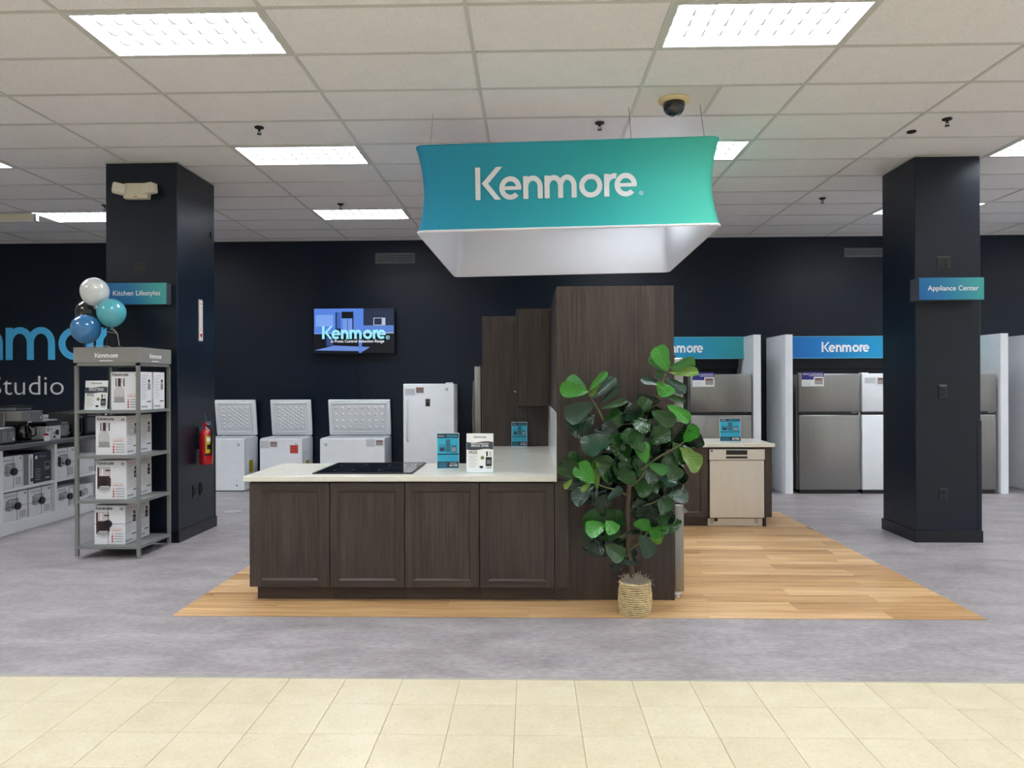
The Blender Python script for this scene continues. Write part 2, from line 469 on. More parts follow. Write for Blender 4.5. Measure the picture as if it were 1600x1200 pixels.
# walls
mb = MB(NAVY); mb.box(XL, XR, YW, YW + .12, 0, ZC + .1); wall_back = struct(mb.build('wall_back', loc=(0, 0, 0)))
for nm, a in (('wall_left', (XL - .12, XL, YB, YW)), ('wall_right', (XR, XR + .12, YB, YW)), ('wall_front', (XL, XR, YB - .12, YB))):
    mb = MB(WALLW); mb.box(*a, 0, ZC + .1); struct(mb.build(nm, loc=(0, 0, 0)))
mb = MB(TRIMN)
mb.box(XL, XR, YW - .012, YW - .001, 0, .10); struct(mb.build('baseboard_back', loc=(0, 0, 0)))
# ceiling: T-bar grid with loose tiles, troffers in some cells
GX, GY, GW, GD = -.3756, 4.2395, 1.2192, .6096
kx0, kx1 = -8, 8
jy0, jy1 = -15, 11
lights = {(k, j) for k in (-8, -5, -2, 1, 4, 7) for j in (-12, -8, -4, 0, 4, 8)}
mb = MB(GRID)
for k in range(kx0 - 0, kx1 + 2):
    x = GX + k * GW
    if XL < x < XR: mb.box(x - .012, x + .012, YB, YW, ZC, ZC + .03)
for j in range(jy0, jy1 + 1):
    y = GY + j * GD
    if YB < y < YW: mb.box(XL, XR, y - .012, y + .012, ZC - .0004, ZC + .03)
mb.box(XL, XR, YW - .022, YW, ZC - .001, ZC + .02)
mb.box(XL, XR, YB, YW, ZC + .16, ZC + .2, PLENUM)
ceiling = struct(mb.build('ceiling', loc=(0, 0, 0)))
ct = MB(CTILE); ct.box(.006, GW - .006, .006, GD - .006, .007, .022)
tile_c = ct.build('ceiling_tile', parent=ceiling); used = False
far = MB(CTILE)
PLATE = mat('camera_plate_paint', (226, 222, 217), .6)
for j in range(jy0, jy1 + 1):
    for k in range(kx0 - 1, kx1 + 1):
        if (k, j) in lights: continue
        x, y = GX + k * GW, GY + j * GD
        x0, x1, y0, y1 = max(x, XL), min(x + GW, XR), max(y, YB), min(y + GD, YW)
        if x1 - x0 < .03 or y1 - y0 < .03: continue
        yc = (y0 + y1) / 2
        inview = j >= -2 and abs((x0 + x1) / 2) < .76 * yc + .8
        full = x1 - x0 > GW - .01 and y1 - y0 > GD - .01
        if (k, j) == (1, 2):      # a tile cut in two, half of it a plain metal plate holding the dome camera
            s = x + .60
            p1 = MB(PLATE); p1.box(x + .006, s - .012, y + .006, y + GD - .006, ZC + .004, ZC + .02); p1.build('camera_plate', parent=ceiling)
            p2 = MB(CTILE); p2.box(s + .012, x + GW - .006, y + .006, y + GD - .006, ZC + .007, ZC + .022); p2.build('ceiling_tile', parent=ceiling)
            p3 = MB(GRID); p3.box(s - .012, s + .012, y, y + GD, ZC - .0003, ZC + .02); p3.build('cross_tee', parent=ceiling)
            continue
        if inview and full:
            t = tile_c.copy() if used else tile_c
            if used: C.objects.link(t); t.parent = ceiling
            used = True
            t.location = (x, y, ZC)
        elif inview:
            e = MB(CTILE); e.box(x0 + .006, x1 - .006, y0 + .006, y1 - .006, ZC + .007, ZC + .022); e.build('ceiling_tile', parent=ceiling)
        else:
            far.box(x0 + .006, x1 - .006, y0 + .006, y1 - .006, ZC + .007, ZC + .022)
far.build('ceiling_tile_field', parent=ceiling, kind='stuff')

# columns
def column(name, x0, x1, y0, y1):
    mb = MB(COLUMN); mb.box(x0, x1, y0, y1, 0, ZC - .002, bev=.006)
    c = struct(mb.build(name))
    b = MB(TRIMN); e = .012
    b.prism([(x0 - e, y0 - e), (x1 + e, y0 - e), (x1 + e, y1 + e), (x0 - e, y1 + e)], 0, .115, 2); b.build('base_trim', parent=c)
    t = MB(GRID); e = .01
    t.prism([(x0 - e, y0 - e), (x1 + e, y0 - e), (x1 + e, y1 + e), (x0 - e, y1 + e)], ZC - .008, ZC - .001, 2); t.build('ceiling_trim', parent=c)
    return c
CL = (-4.255, -3.53, 7.13, 7.98); CR = (3.795, 4.43, 7.22, 7.88)
colL = column('wall_column_left', *CL); colR = column('wall_column_right', *CR)
g = MB(COLUMN); g.box(CR[1] - .035, CR[1] + .004, CR[2] - .004, CR[2] + .03, .115, 1.20); g.build('corner_guard', parent=colR)
g = MB(COLUMN); g.box(CL[1] - .03, CL[1] + .004, CL[3] - .03, CL[3] + .004, .115, 1.20); g.build('corner_guard', parent=colL)

# ------------------------------------------------------------------ ceiling troffers (the room's lamps)
def make_troffer(k, j):
    x0, y0 = GX + k * GW + .012, GY + j * GD + .012; x1, y1 = x0 + GW - .024, y0 + GD - .024
    t = thing('ceiling_light', ((x0 + x1) / 2, (y0 + y1) / 2, ZC), '', 'ceiling light', 'recessed fluorescent troffers')
    f = MB(GRID); w = .028
    for a in ((x0, x1, y0, y0 + w), (x0, x1, y1 - w, y1), (x0, x0 + w, y0 + w, y1 - w), (x1 - w, x1, y0 + w, y1 - w)): f.box(*a, ZC - .003, ZC + .012)
    f.build('frame', t)
    h = MB(PLASTW); h.box(x0 + .005, x1 - .005, y0 + .005, y1 - .005, ZC + .10, ZC + .115)
    h.box(x0 + .004, x0 + .01, y0, y1, ZC + .01, ZC + .1); h.box(x1 - .01, x1 - .004, y0, y1, ZC + .01, ZC + .1)
    h.box(x0, x1, y0 + .004, y0 + .01, ZC + .01, ZC + .1); h.box(x0, x1, y1 - .01, y1 - .004, ZC + .01, ZC + .1)
    h.build('housing', t)
    l = MB(mat('louver_aluminium', (96, 98, 102), .35, metal=.2)); nx, ny = 10, 4
    for i in range(1, nx):
        x = x0 + w + (x1 - x0 - 2 * w) * i / nx; l.box(x - .003, x + .003, y0 + w, y1 - w, ZC + .004, ZC + .034)
    for i in range(1, ny):
        y = y0 + w + (y1 - y0 - 2 * w) * i / ny; l.box(x0 + w, x1 - w, y - .004, y + .004, ZC + .004, ZC + .040)
    l.build('louver', t)
    b = MB(TUBE); b.box(x0 + w, x1 - w, y0 + w, y1 - w, ZC + .045, ZC + .05); b.build('lamp_panel', t)
    return t
tro = None
TL = {(-2, 0): 'large bright ceiling troffer nearest the camera, above the left of the island', (1, 0): 'large bright ceiling troffer nearest the camera, right of centre above the dome camera',
      (-2, 4): 'ceiling troffer between left column and teal banner, second in its row', (1, 4): 'ceiling troffer half hidden behind the right end of the teal banner',
      (-2, 8): 'small far ceiling troffer left of the teal banner, closest to back wall', (-5, 8): 'far ceiling troffer just left of the left navy column, beside the baffle board',
      (-5, 4): 'ceiling troffer cut off by the left photo edge above the left column', (4, 4): 'ceiling troffer cut off at the right photo edge, right of right column top',
      (4, 8): 'far ceiling troffer mostly hidden behind the right navy column', (1, 8): 'far ceiling troffer hidden behind the teal hanging banner'}
for k, j in sorted(lights):
    x0 = GX + k * GW
    if x0 < XL or x0 + GW > XR: continue
    if tro is None: tro = make_troffer(k, j); t = tro; k0, j0 = k, j
    else:
        t = copy_tree(tro); t.location = (tro.location.x + (k - k0) * GW, tro.location.y + (j - j0) * GD, ZC)
    t['label'] = TL.get((k, j), 'recessed ceiling troffer out of the picture, lighting the store')

# ================================================================== KITCHEN ISLAND
CTZ0, CTZ1 = .878, .918
FY = 5.196                      # face plane of the island cabinets
def panel_door(parent, x0, x1, z0, z1, y, t=.02, st=.075, rb=.05, rt=.058, n=-1):
    """framed door facing -Y (n=-1): stiles and rails, a stepped bead and a recessed panel"""
    f = MB(LAM)
    yb = y + t
    f.box(x0, x0 + st, y, yb, z0, z1, bev=.0015); f.box(x1 - st, x1, y, yb, z0, z1, bev=.0015)
    f.box(x0 + st, x1 - st, y, yb, z0, z0 + rb, LAMX, bev=.0015); f.box(x0 + st, x1 - st, y, yb, z1 - rt, z1, LAMX, bev=.0015)
    d = f.build('door', parent)
    b = MB(LAM); w = .013
    a0, a1, c0, c1 = x0 + st, x1 - st, z0 + rb, z1 - rt
    y1, y2 = y + .003, y + .010
    b.prism([(y1, c0), (y2, c0), (y2, c0 + w)], a0, a1, 0, LAMX); b.prism([(y1, c1), (y2, c1), (y2, c1 - w)], a0, a1, 0, LAMX)
    b.prism([(a0, y1), (a0, y2), (a0 + w, y2)], c0, c1, 2); b.prism([(a1, y1), (a1, y2), (a1 - w, y2)], c0, c1, 2)
    b.build('bead', d)
    p = MB(LAM); p.box(a0, a1, y2 - .0005, y2 + .006, c0, c1); p.build('panel', d)
    return d
xs = [-2.052, -1.461, -.916, -.374, .168]
labs = ['dark laminate island cabinet at the left end, nearest the chest freezers', 'dark laminate island cabinet, second from left, under the cooktop right of the end unit',
        'dark laminate island cabinet, third from left, under the acrylic signs', 'dark laminate island cabinet, rightmost, beside the tall panel and plant']
for i in range(4):
    x0, x1 = xs[i], xs[i + 1]
    t = thing('base_cabinet', ((x0 + x1) / 2, 5.6, 0), labs[i], 'cabinet', 'island base cabinets')
    m = MB(LAM); m.box(x0 + .003, x1 - .003, FY + .021, 5.94, .11, CTZ0 - .001); m.build('body', t)
    k = MB(LAMX); k.box(x0 + (.036 if i == 0 else .0008), x1 - .0008, 5.266, 5.285, .003, .11); k.box(x0 + (.036 if i == 0 else .02), x1 - .02, 5.285, 5.88, .003, .11); k.build('toe_kick', t)
    panel_door(t, x0 + .003, x1 - .003, .11, CTZ0 - .014, FY, st=.082 if i == 0 else .062)
m = MB(LAM); m.box(.170, .268, FY + .006, FY + .06, .11, CTZ0 - .004); f = m.build('filler_panel')
tag(f, 'narrow dark filler strip between rightmost island cabinet and tall panel', 'panel')
k = MB(LAMX); k.box(.170, .262, 5.262, 5.2655, .004, .112); k.build('toe_kick', f)
t = thing('worktop', (-.9, 5.6, CTZ0), 'cream quartz L shaped worktop on the kitchen island', 'worktop')
m = MB(STONE); m.box(-2.085, -.4404, 5.172, 6.0, CTZ0, CTZ1, bev=.003); m.build('slab', t)
m = MB(STONE); m.prism([(-.4396, 5.172), (.1835, 5.172), (.1835, 7.640), (-.47, 7.640), (-.47, 6.0), (-.4396, 6.0)], CTZ0, CTZ1, 2); m.build('slab', t)
# run of cabinets under the back leg of the worktop, facing left
t = thing('base_cabinet', (-.12, 6.8, 0), 'dark laminate cabinet run under the back leg of the island worktop', 'cabinet')
m = MB(LAM); m.box(-.42, .18, 5.96, 7.638, .11, CTZ0 - .001); m.build('body', t)
m = MB(LAMX); m.box(-.36, .18, 5.96, 7.638, .003, .11); m.build('toe_kick', t)
for a in (6.02, 6.56, 7.10):
    m = MB(LAM); m.box(-.44, -.421, a, a + .53, .115, CTZ0 - .014, bev=.002); d = m.build('door', t)
    h = MB(CHROME); h.cyl((-.455, a + .08, .74), (-.44, a + .08, .74), .008, .008, 10); h.build('knob', d)
# cooktop
t = thing('cooktop', (-1.24, 5.64, CTZ1), 'flat black glass induction cooktop set into the island worktop', 'cooktop')
m = MB(GLASSK); m.box(-1.60, -.885, 5.30, 5.975, CTZ1 + .0008, CTZ1 + .007, bev=.002); m.build('glass', t)
m = MB(DARKPL)
for a in ((-1.614, -.871, 5.287, 5.2995), (-1.614, -.871, 5.9755, 5.988), (-1.614, -1.6005, 5.2995, 5.9755), (-.8845, -.871, 5.2995, 5.9755)): m.box(*a, CTZ1 + .0006, CTZ1 + .009)
m.build('frame', t)
fr = Frame((0, 0, CTZ1 + .007), (1, 0, 0), (0, 1, 0), .0006)
for a, b, r in ((-1.43, 5.80, .11), (-1.06, 5.80, .09), (-1.43, 5.48, .08), (-1.06, 5.50, .11)):
    m = MB(mat('burner_print', (34, 36, 40), .3)); fr.ring(m, a, b, r, .003, m.cur); m.build('burner_mark', t)

# partition with tiled splashback, tall panels and the fridge enclosures
PT = 2.288
m = MB(LAM); m.box(.19, .25, 5.305, 7.645, 0.003, PT); part = m.build('partition_panel')
tag(part, 'tall dark laminate partition behind the plant, running back along the worktop', 'partition')
sp = thing('splashback', (.186, 6.4, CTZ1), 'white brick tile splashback above the back worktop leg', 'splashback')
m = MB(mat('white_grout', (200, 200, 198), .8)); m.box(.1852, .1895, 5.272, 7.644, CTZ1 + .001, 1.362); m.build('backing', sp)
TW, TH = .152, .073
tsh = {}
TILEW = mat('glazed_white_tile', (224, 226, 226), .18, var=.03)
for r_ in range(6):
    y = 5.272 - (TW / 2 if r_ % 2 else 0)
    while y < 7.643:
        a, b = max(y, 5.272), min(y + TW, 7.643)
        if b - a > .02:
            k = round(b - a, 3)
            if k not in tsh:
                q = MB(TILEW); q.box(-.004, 0, .0015, b - a - .0015, .001, TH - .001, bev=.001)
                sp_o = tuple(sp['_o']); sp['_o'] = (0, 0, 0); o = q.build('splash_tile', sp); sp['_o'] = sp_o; tsh[k] = o.data
            else:
                o = bpy.data.objects.new('splash_tile', tsh[k]); C.objects.link(o); o.parent = sp
            o.location = (.1852 - .186, a - 6.4, .002 + r_ * (TH + .0005))
        y += TW
m = MB(LAM); m.box(.188, 1.0385, 5.266, 5.303, .003, PT, bev=.002); tp = m.build('tall_panel')
tag(tp, 'tall wide dark laminate end panel behind the potted plant', 'panel')
m = MB(LAM); m.box(1.026, 1.040, 5.2655, 5.266, .003, PT); m.build('edge_band', tp)
m = MB(LAM); m.box(.252, 1.0385, 6.285, 6.32, .003, PT, bev=.002); tag(m.build('tall_panel'), 'tall dark laminate panel on the far side of the french door fridge', 'panel')
m = MB(LAM); m.box(.252, 1.02, 5.304, 6.284, 1.86, PT - .002); o = m.build('bridge_cabinet'); tag(o, 'dark laminate cabinet bridging over the french door fridge behind the tall panel', 'cabinet')
for a in (5.31, 5.80):
    m = MB(LAM); m.box(1.0202, 1.036, a, a + .475, 1.865, PT - .006, bev=.002); d = m.build('door', o)

def french_fridge(label, x_in, y0, y1, side, loc):
    """tall fridge seen from its side; side=+1 doors face +X, -1 doors face -X; x_in = door back plane"""
    t = thing('french_door_fridge', loc, label, 'fridge')
    s = side; D = .72
    m = MB(STEELD); m.box(x_in - s * D, x_in - s * .004, y0 + .01, y1 - .01, .06, 1.765, bev=.004); m.build('body', t)
    w = (y1 - y0) / 2
    for i in range(2):
        a = y0 + i * w
        m = MB(STEEL); m.box(x_in, x_in + s * .072, a + .002, a + w - .002, .70, 1.765, bev=.008, seg=2); d = m.build('door', t)
        yy = a + w - .06 if i == 0 else a + .06
        pth = [(x_in + s * .07, yy, 1.66), (x_in + s * .108, yy, 1.60), (x_in + s * .118, yy, 1.25), (x_in + s * .108, yy, .86), (x_in + s * .07, yy, .80)]
        h = MB(STEEL); h.tube(pth, .012, 8); h.build('handle', d)
    m = MB(STEEL); m.box(x_in, x_in + s * .072, y0 + .002, y1 - .002, .055, .692, bev=.008, seg=2); d = m.build('drawer', t)
    h = MB(STEEL); h.tube([(x_in + s * .07, y0 + .08, .62), (x_in + s * .112, y0 + .12, .62), (x_in + s * .112, y1 - .12, .62), (x_in + s * .07, y1 - .08, .62)], .012, 8); h.build('handle', d)
    for a in (y0 + .02, y1 - .10):
        m = MB(DARKPL); m.box(x_in - s * .05, x_in + s * .02, a, a + .08, 1.766, 1.785, bev=.004); m.build('hinge_cover', t)
    for a in (y0 + .05, y1 - .05):
        m = MB(PLASTW); m.cyl((x_in + s * .03, a, .003), (x_in + s * .03, a, .05), .022, .018, 12); m.box(x_in - s * .015, x_in + s * .055, a - .035, a + .035, .025, .05, bev=.006); m.build('foot', t)
    m = MB(DARKPL); m.box(x_in - s * .7, x_in - s * .02, y0 + .03, y1 - .03, .004, .058); m.build('base_grille', t)
    return t
french_fridge('stainless french door fridge seen edge on, right of the plant', 1.046, 5.308, 6.24, 1, (.7, 5.77, 0))
# fridge enclosure at the far end of the worktop
m = MB(LAM); m.box(-.515, .188, 7.648, 7.684, .003, PT + .008, bev=.002); tag(m.build('tall_panel'), 'tall dark laminate panel at far end of the worktop, left of wall cabinet', 'panel')
m = MB(LAM); m.box(-.515, .25, 8.665, 8.70, .003, PT + .008, bev=.002); tag(m.build('tall_panel'), 'tall dark laminate panel behind the far fridge, hidden by the island', 'panel')
m = MB(LAM); m.box(-.49, .188, 7.686, 8.663, 1.86, PT); o = m.build('bridge_cabinet'); tag(o, 'dark laminate cabinet bridging over the far fridge at end of worktop', 'cabinet')
for a in (7.69, 8.18):
    m = MB(LAM); m.box(-.5085, -.4905, a, a + .478, 1.865, PT - .006, bev=.002); m.build('door', o)
m = MB(LAM); m.box(.19, .25, 7.648, 8.663, .003, PT); tag(m.build('partition_panel'), 'dark laminate back panel behind the far fridge', 'partition')
french_fridge('stainless french door fridge edge on at far end of the worktop', -.53, 7.69, 8.655, -1, (-.2, 8.17, 0))
# wall cabinet
t = thing('wall_cabinet', (.02, 7.26, 1.37), 'dark laminate wall cabinet hung above the far worktop, beside partition', 'cabinet')
m = MB(LAM); m.box(-.118, .188, 6.872, 7.646, 1.37, 2.292, bev=.002); m.build('body', t)
for a in (6.874, 7.262):
    m = MB(LAM); m.box(-.139, -.119, a, a + .384, 1.372, 2.29, bev=.002); d = m.build('door', t)
    h = MB(CHROME); yk = a + (.35 if a < 7 else .03); h.cyl((-.139, yk, 1.50), (-.158, yk, 1.50), .005, .005, 10); h.cyl((-.158, yk, 1.50), (-.166, yk, 1.50), .012, .01, 12); h.build('knob', d)

# ------------------------------------------------------------------ right-hand counter with dishwasher
DY = 7.957
t = thing('base_cabinet', (1.6, 8.3, 0), 'dark laminate cabinet left of the dishwasher under the small counter', 'cabinet')
m = MB(LAM); m.box(1.06, 1.938, DY + .021, 8.62, .11, CTZ0 - .001); m.build('body', t)
m = MB(LAMX); m.box(1.06, 1.938, 8.02, 8.6, .003, .11); m.build('toe_kick', t)
for a, b in ((1.061, 1.498), (1.501, 1.937)): panel_door(t, a, b, .112, CTZ0 - .014, DY)
t = thing('end_panel', (2.6, 8.3, 0), 'dark laminate end panel right of the dishwasher', 'panel')
m = MB(LAM); m.box(2.556, 2.632, DY, 8.62, .11, CTZ0 - .001, bev=.002); m.build('panel', t)
m = MB(BLACK); m.box(2.552, 2.578, 7.985, 8.6, .003, .109); m.build('support', t)
t = thing('dishwasher', (2.25, 8.3, 0), 'stainless dishwasher with black control strip under the small counter', 'dishwasher')
m = MB(BLACK); m.box(1.945, 2.549, DY + .03, 8.58, .09, CTZ0 - .004); m.build('tub', t)
m = MB(STEELDW); m.box(1.951, 2.543, DY - .022, DY + .028, .105, .735, bev=.004); m.build('door', t)
m = MB(STEELDW); m.box(1.945, 2.549, DY - .028, DY + .028, .738, .856, bev=.003); cp = m.build('control_panel', t)
m = MB(BLACK); m.box(2.128, 2.358, DY - .0295, DY - .0275, .795, .845); m.box(2.128, 2.358, DY - .0295, DY - .0275, .755, .778)
m.build('display', cp)
m = MB(INK); fr = Frame((1.962, DY - .028, .828), (1, 0, 0), (0, 0, 1), .0008); fr.rect(m, 0, 0, .022, .020, INK); fr.rect(m, .004, .011, .018, .014, GREYPL, 2); m.build('badge', cp)
m = MB(STEELDW); m.box(1.945, 2.545, 8.005, 8.03, .006, .10); kp = m.build('kick_plate', t)
m = MB(BLACK); m.box(2.012, 2.054, 8.001, 8.006, .055, .098); m.build('access_port', kp)
for x in (1.975, 1.987, 1.999, 2.458, 2.472, 2.486):
    m = MB(GREYPL); m.box(x, x + .005, 8.002, 8.006, .03, .085); m.build('vent_slot', kp)
t = thing('worktop', (1.85, 8.3, CTZ0), 'small cream quartz worktop above the dishwasher', 'worktop')
m = MB(STONE); m.box(1.02, 2.655, 7.92, 8.65, CTZ0, CTZ1, bev=.003); m.build('slab', t)

# ------------------------------------------------------------------ acrylic signs on the counters
def promo_blue(x, y, z, w, h, label, rot=0, pic=0):
    t = thing('acrylic_sign', (x, y, z), label, 'sign', 'blue price signs on the counters')
    lean = .10
    M = Matrix.Translation((x, y, z)) @ Matrix.Rotation(rot, 4, 'Z')
    b = MB(ACRYL); b.box(-w / 2 - .004, w / 2 + .004, -.045, .045, .001, .004, M=M)
    P = M @ Matrix.Rotation(-lean, 4, 'X')
    b.box(-w / 2 - .004, w / 2 + .004, .0, .006, .004, h + .006, M=P); b.build('holder', t)
    m = MB(INKB)
    fr = Frame(P @ Vector((-w / 2, 0, .008)), P.to_3x3() @ Vector((1, 0, 0)), P.to_3x3() @ Vector((0, 0, 1)), .0008)
    H = h - .008
    fr.rect(m, 0, 0, w, H, INKB, 1)
    fr.rect(m, 0, .87 * H, w, H, INKN, 2); fr.rect(m, 0, 0, w, .19 * H, INKN, 2); fr.rect(m, 0, .385 * H, w, .42 * H, INKN, 2)
    fr.logo(m, .06 * w, .915 * H, .26 * w, WHITEINK, 3); 
    for i in range(2): fr.rect(m, .42 * w, (.905 + .035 * i) * H, .94 * w, (.92 + .035 * i) * H, INKB, 3)
    fr.rect(m, .10 * w, .48 * H, .36 * w, .68 * H, INKT, 2); fr.rect(m, .13 * w, .50 * H, .33 * w, .58 * H, INKN, 3); fr.rect(m, .13 * w, .63 * H, .33 * w, .66 * H, INKB, 3)
    fr.rect(m, .39 * w, .46 * H, .62 * w, .83 * H, INKT, 2); fr.rect(m, .5 * w, .46 * H, .507 * w, .83 * H, INKN, 3)
    fr.rect(m, .66 * w, .45 * H, .9 * w, .66 * H, INKT, 2); fr.rect(m, .69 * w, .48 * H, .87 * w, .60 * H, INKG, 3)
    for i in range(3): fr.rect(m, .07 * w, (.25 + .04 * i) * H, .9 * w, (.256 + .04 * i) * H, INKT, 2)
    for i in range(4): fr.rect(m, .06 * w, (.03 + .035 * i) * H, .45 * w, (.04 + .035 * i) * H, INKB, 3)
    fr.text(m, '$5,928', .58 * w, .05 * H, .36 * w, WHITEINK, 3); fr.rect(m, .6 * w, .14 * H, .92 * w, .15 * H, WHITEINK, 3)
    m.build('printed_card', t)
    return t
def promo_white(x, y, z, w, h, label, rot=0):
    t = thing('promo_sign', (x, y, z), label, 'sign', 'special offer signs')
    M = Matrix.Translation((x, y, z)) @ Matrix.Rotation(rot, 4, 'Z'); P = M @ Matrix.Rotation(-.08, 4, 'X')
    b = MB(ACRYL); b.box(-w / 2, w / 2, -.04, .05, .001, .004, M=M); b.box(-w / 2 - .002, w / 2 + .002, 0, .005, .004, h, M=P); b.build('holder', t)
    m = MB(PAPER); fr = Frame(P @ Vector((-w / 2, 0, .004)), P.to_3x3() @ Vector((1, 0, 0)), P.to_3x3() @ Vector((0, 0, 1)), .0008); H = h - .004
    fr.rect(m, 0, 0, w, H, PAPER, 1)
    fr.logo(m, .26 * w, .875 * H, .48 * w, INKT, 2)
    n = 10
    up = [(w * i / n, H * (.775 - .02 * math.sin(i / n * 6.28))) for i in range(n + 1)]; dn = [(w * i / n, H * (.575 - .018 * math.sin(i / n * 6.28))) for i in range(n, -1, -1)]
    for i in range(n): fr.poly(m, [dn[n - i], dn[n - i - 1], up[i + 1], up[i]], mat('charcoal_ink', (66, 70, 80), .6), 2)
    fr.text(m, 'BRAND CELEBRATION', .17 * w, .715 * H, .66 * w, WHITEINK, 3); fr.text(m, 'SPECIAL OFFER', .17 * w, .65 * H, .66 * w, WHITEINK, 3)
    fr.text(m, 'FREE', .09 * w, .46 * H, .32 * w, INK, 2)
    for i in range(8): fr.rect(m, .09 * w, (.12 + .04 * i) * H, (.42 if i % 3 else .34) * w, (.128 + .04 * i) * H, INKG, 2)
    fr.rect(m, .02 * w, .05 * H, .98 * w, .054 * H, INKL, 2)
    fr.rect(m, .72 * w, .14 * H, .95 * w, .38 * H, INK, 2); fr.rect(m, .76 * w, .2 * H, .91 * w, .31 * H, GREYPL, 3); fr.rect(m, .74 * w, .40 * H, .80 * w, .53 * H, INK, 2); fr.rect(m, .84 * w, .40 * H, .95 * w, .53 * H, INKL, 2)
    fr.disc(m, .6 * w, .36 * H, .07 * w, mat('olive_ink', (110, 128, 84), .6), 2); fr.disc(m, .56 * w, .12 * H, .08 * w, INK, 2, ry=.035 * H); fr.rect(m, .74 * w, .085 * H, .94 * w, .12 * H, INKG, 2)
    m.build('printed_card', t)
    return t
promo_blue(-.645, 5.595, CTZ1, .165, .275, 'blue appliance package sign on island worktop, left of the white sign', R(6))
promo_white(-.384, 5.40, CTZ1, .20, .29, 'white special offer sign standing on the island worktop', R(-2))
promo_blue(-.122, 7.56, CTZ1, .155, .255, 'blue appliance package sign at the far end of worktop, under wall cabinet', R(-3))
promo_blue(2.245, 8.18, CTZ1, .225, .26, 'blue appliance package sign on small counter above the dishwasher', 0)

# ================================================================== HANGING BANNER
BX, BY, BZ = .325, 7.0, 2.824; BH = .692; HS = 1.222
ban = thing('hanging_banner', (BX, BY, BZ), 'square teal fabric banner ring hanging from ceiling over the island', 'banner')
ban.rotation_euler = (0, R(-.68), R(-1.2))
ban['_o'] = (0, 0, 0)
def sq_section(h, r, n=6):
    pts = []
    for cx, cy, a in ((h - r, h - r, 0), (-h + r, h - r, 90), (-h + r, -h + r, 180), (h - r, -h + r, 270)):
        for i in range(n + 1):
            t = R(a + 90 * i / n); pts.append((cx + r * math.cos(t), cy + r * math.sin(t)))
    return pts
def inset_at(t): return .05 * math.sin(math.pi * t) ** .85
def banner_skin(off, name, m, flip=False):
    b = MB(m); NZ = 14; V = []; n = None
    for k in range(NZ + 1):
        t = k / NZ
        s = sq_section(HS - inset_at(t) - off, .075 - off * .5); n = len(s)
        V += [(x, y, t * BH) for x, y in s]
    F = [(k * n + i, k * n + (i + 1) % n, (k + 1) * n + (i + 1) % n, (k + 1) * n + i) for k in range(NZ) for i in range(n)]
    if flip: F = [f[::-1] for f in F]
    b.add(V, F, m, True)
    return b.build(name, ban)
BANM = ramp_mat('teal_banner_fabric', [(0, (50, 150, 186)), (.3, (54, 164, 184)), (.6, (60, 178, 178)), (1, (88, 200, 176))], 0, -1.22, 1.22, .8, shear=-.25, spec=.2)
outer = banner_skin(0, 'outer_fabric', BANM)
inner = banner_skin(.012, 'inner_fabric', FABW, True)
for z, nm in ((.002, 'bottom_frame'), (BH - .002, 'top_frame')):
    b = MB(FABW if z < .1 else BANM); s = sq_section(HS - .006, .07); s2 = s + [s[0]]
    V = []; n = len(s); nr = 8
    for x, y in s:
        L_ = math.hypot(x, y); ux, uy = x / L_, y / L_
        for q in range(nr):
            t = 2 * math.pi * q / nr; V.append((x + ux * .011 * math.cos(t), y + uy * .011 * math.cos(t), z + .011 * math.sin(t)))
    F = [(i * nr + q, ((i + 1) % n) * nr + q, ((i + 1) % n) * nr + (q + 1) % nr, i * nr + (q + 1) % nr) for i in range(n) for q in range(nr)]
    b.add(V, F, b.cur, True); b.build(nm, ban)
b = MB(mat('banner_print_white', (238, 240, 246), .8))
def face_y(z): return -(HS - inset_at(max(0, min(1, z / BH))))
def bprint(polys, ox, oz, sx, sy):
    for q, ly in zip(polys, LAYER if len(polys) == len(LAYER) else [0] * len(polys)):
        V = [(ox + x * sx, face_y(oz + y * sy) - .004 - .0006 * ly, oz + y * sy) for x, y in q]
        b.add(V, [tuple(range(len(q)))], b.cur)
tw = 1.30
LZ = .252
bprint(logo_polys(.225), -.738, LZ, tw / LOGO_W, .262 / 1.43)
rp = _arc(0, 0, 1, 1, 0, 360, .2, 14) + _rect(-.35, -.15, -.5, .5) + _arc(-.05, .2, .35, .3, 90, -90, .18, 8) + [[(-.05, 0), (.2, 0), (.45, -.5), (.2, -.5)]]
bprint(rp, .594, LZ + .022, .017, .017)
b.build('printed_wordmark', ban)
for x, y in ((-1.1, -1.19), (-1.1, 1.19), (1.1, 1.19), (.52, -1.19), (1.1, -1.19)):
    w = MB(WIRE); x2 = x * .98; w.tube([(x, y, BH + .0), (x2, y * .96, BH + .285)], .0022, 5); w.build('suspension_wire', ban)

# ================================================================== SIGNS AND FITTINGS ON THE COLUMNS
SIGNM = {}
def box_sign(name, x0, x1, z0, z1, yf, depth, s, label, stops, tw_):
    t = thing(name, ((x0 + x1) / 2, yf + depth / 2, z0), label, 'sign', 'department box signs on the columns')
    m = MB(mat('sign_return_dark', (62, 66, 74), .5)); m.box(x0, x1, yf + .003, yf + depth, z0, z1, bev=.002); m.build('body', t)
    gm = ramp_mat(name + '_gradient_' + s[:4].lower(), stops, 0, -(x1 - x0) / 2, (x1 - x0) / 2, .45, shear=.4)
    f = MB(gm); f.box(x0 + .001, x1 - .001, yf, yf + .003, z0 + .001, z1 - .001); f.build('face', t)
    l = MB(WHITEINK); fr = Frame((x0, yf, z0), (1, 0, 0), (0, 0, 1), .001)
    V, F, bb = text_geo(s)
    fr.text(l, s, (x1 - x0 - tw_) / 2 + .015, (z1 - z0) * .42, tw_, WHITEINK, 1); l.build('lettering', t)
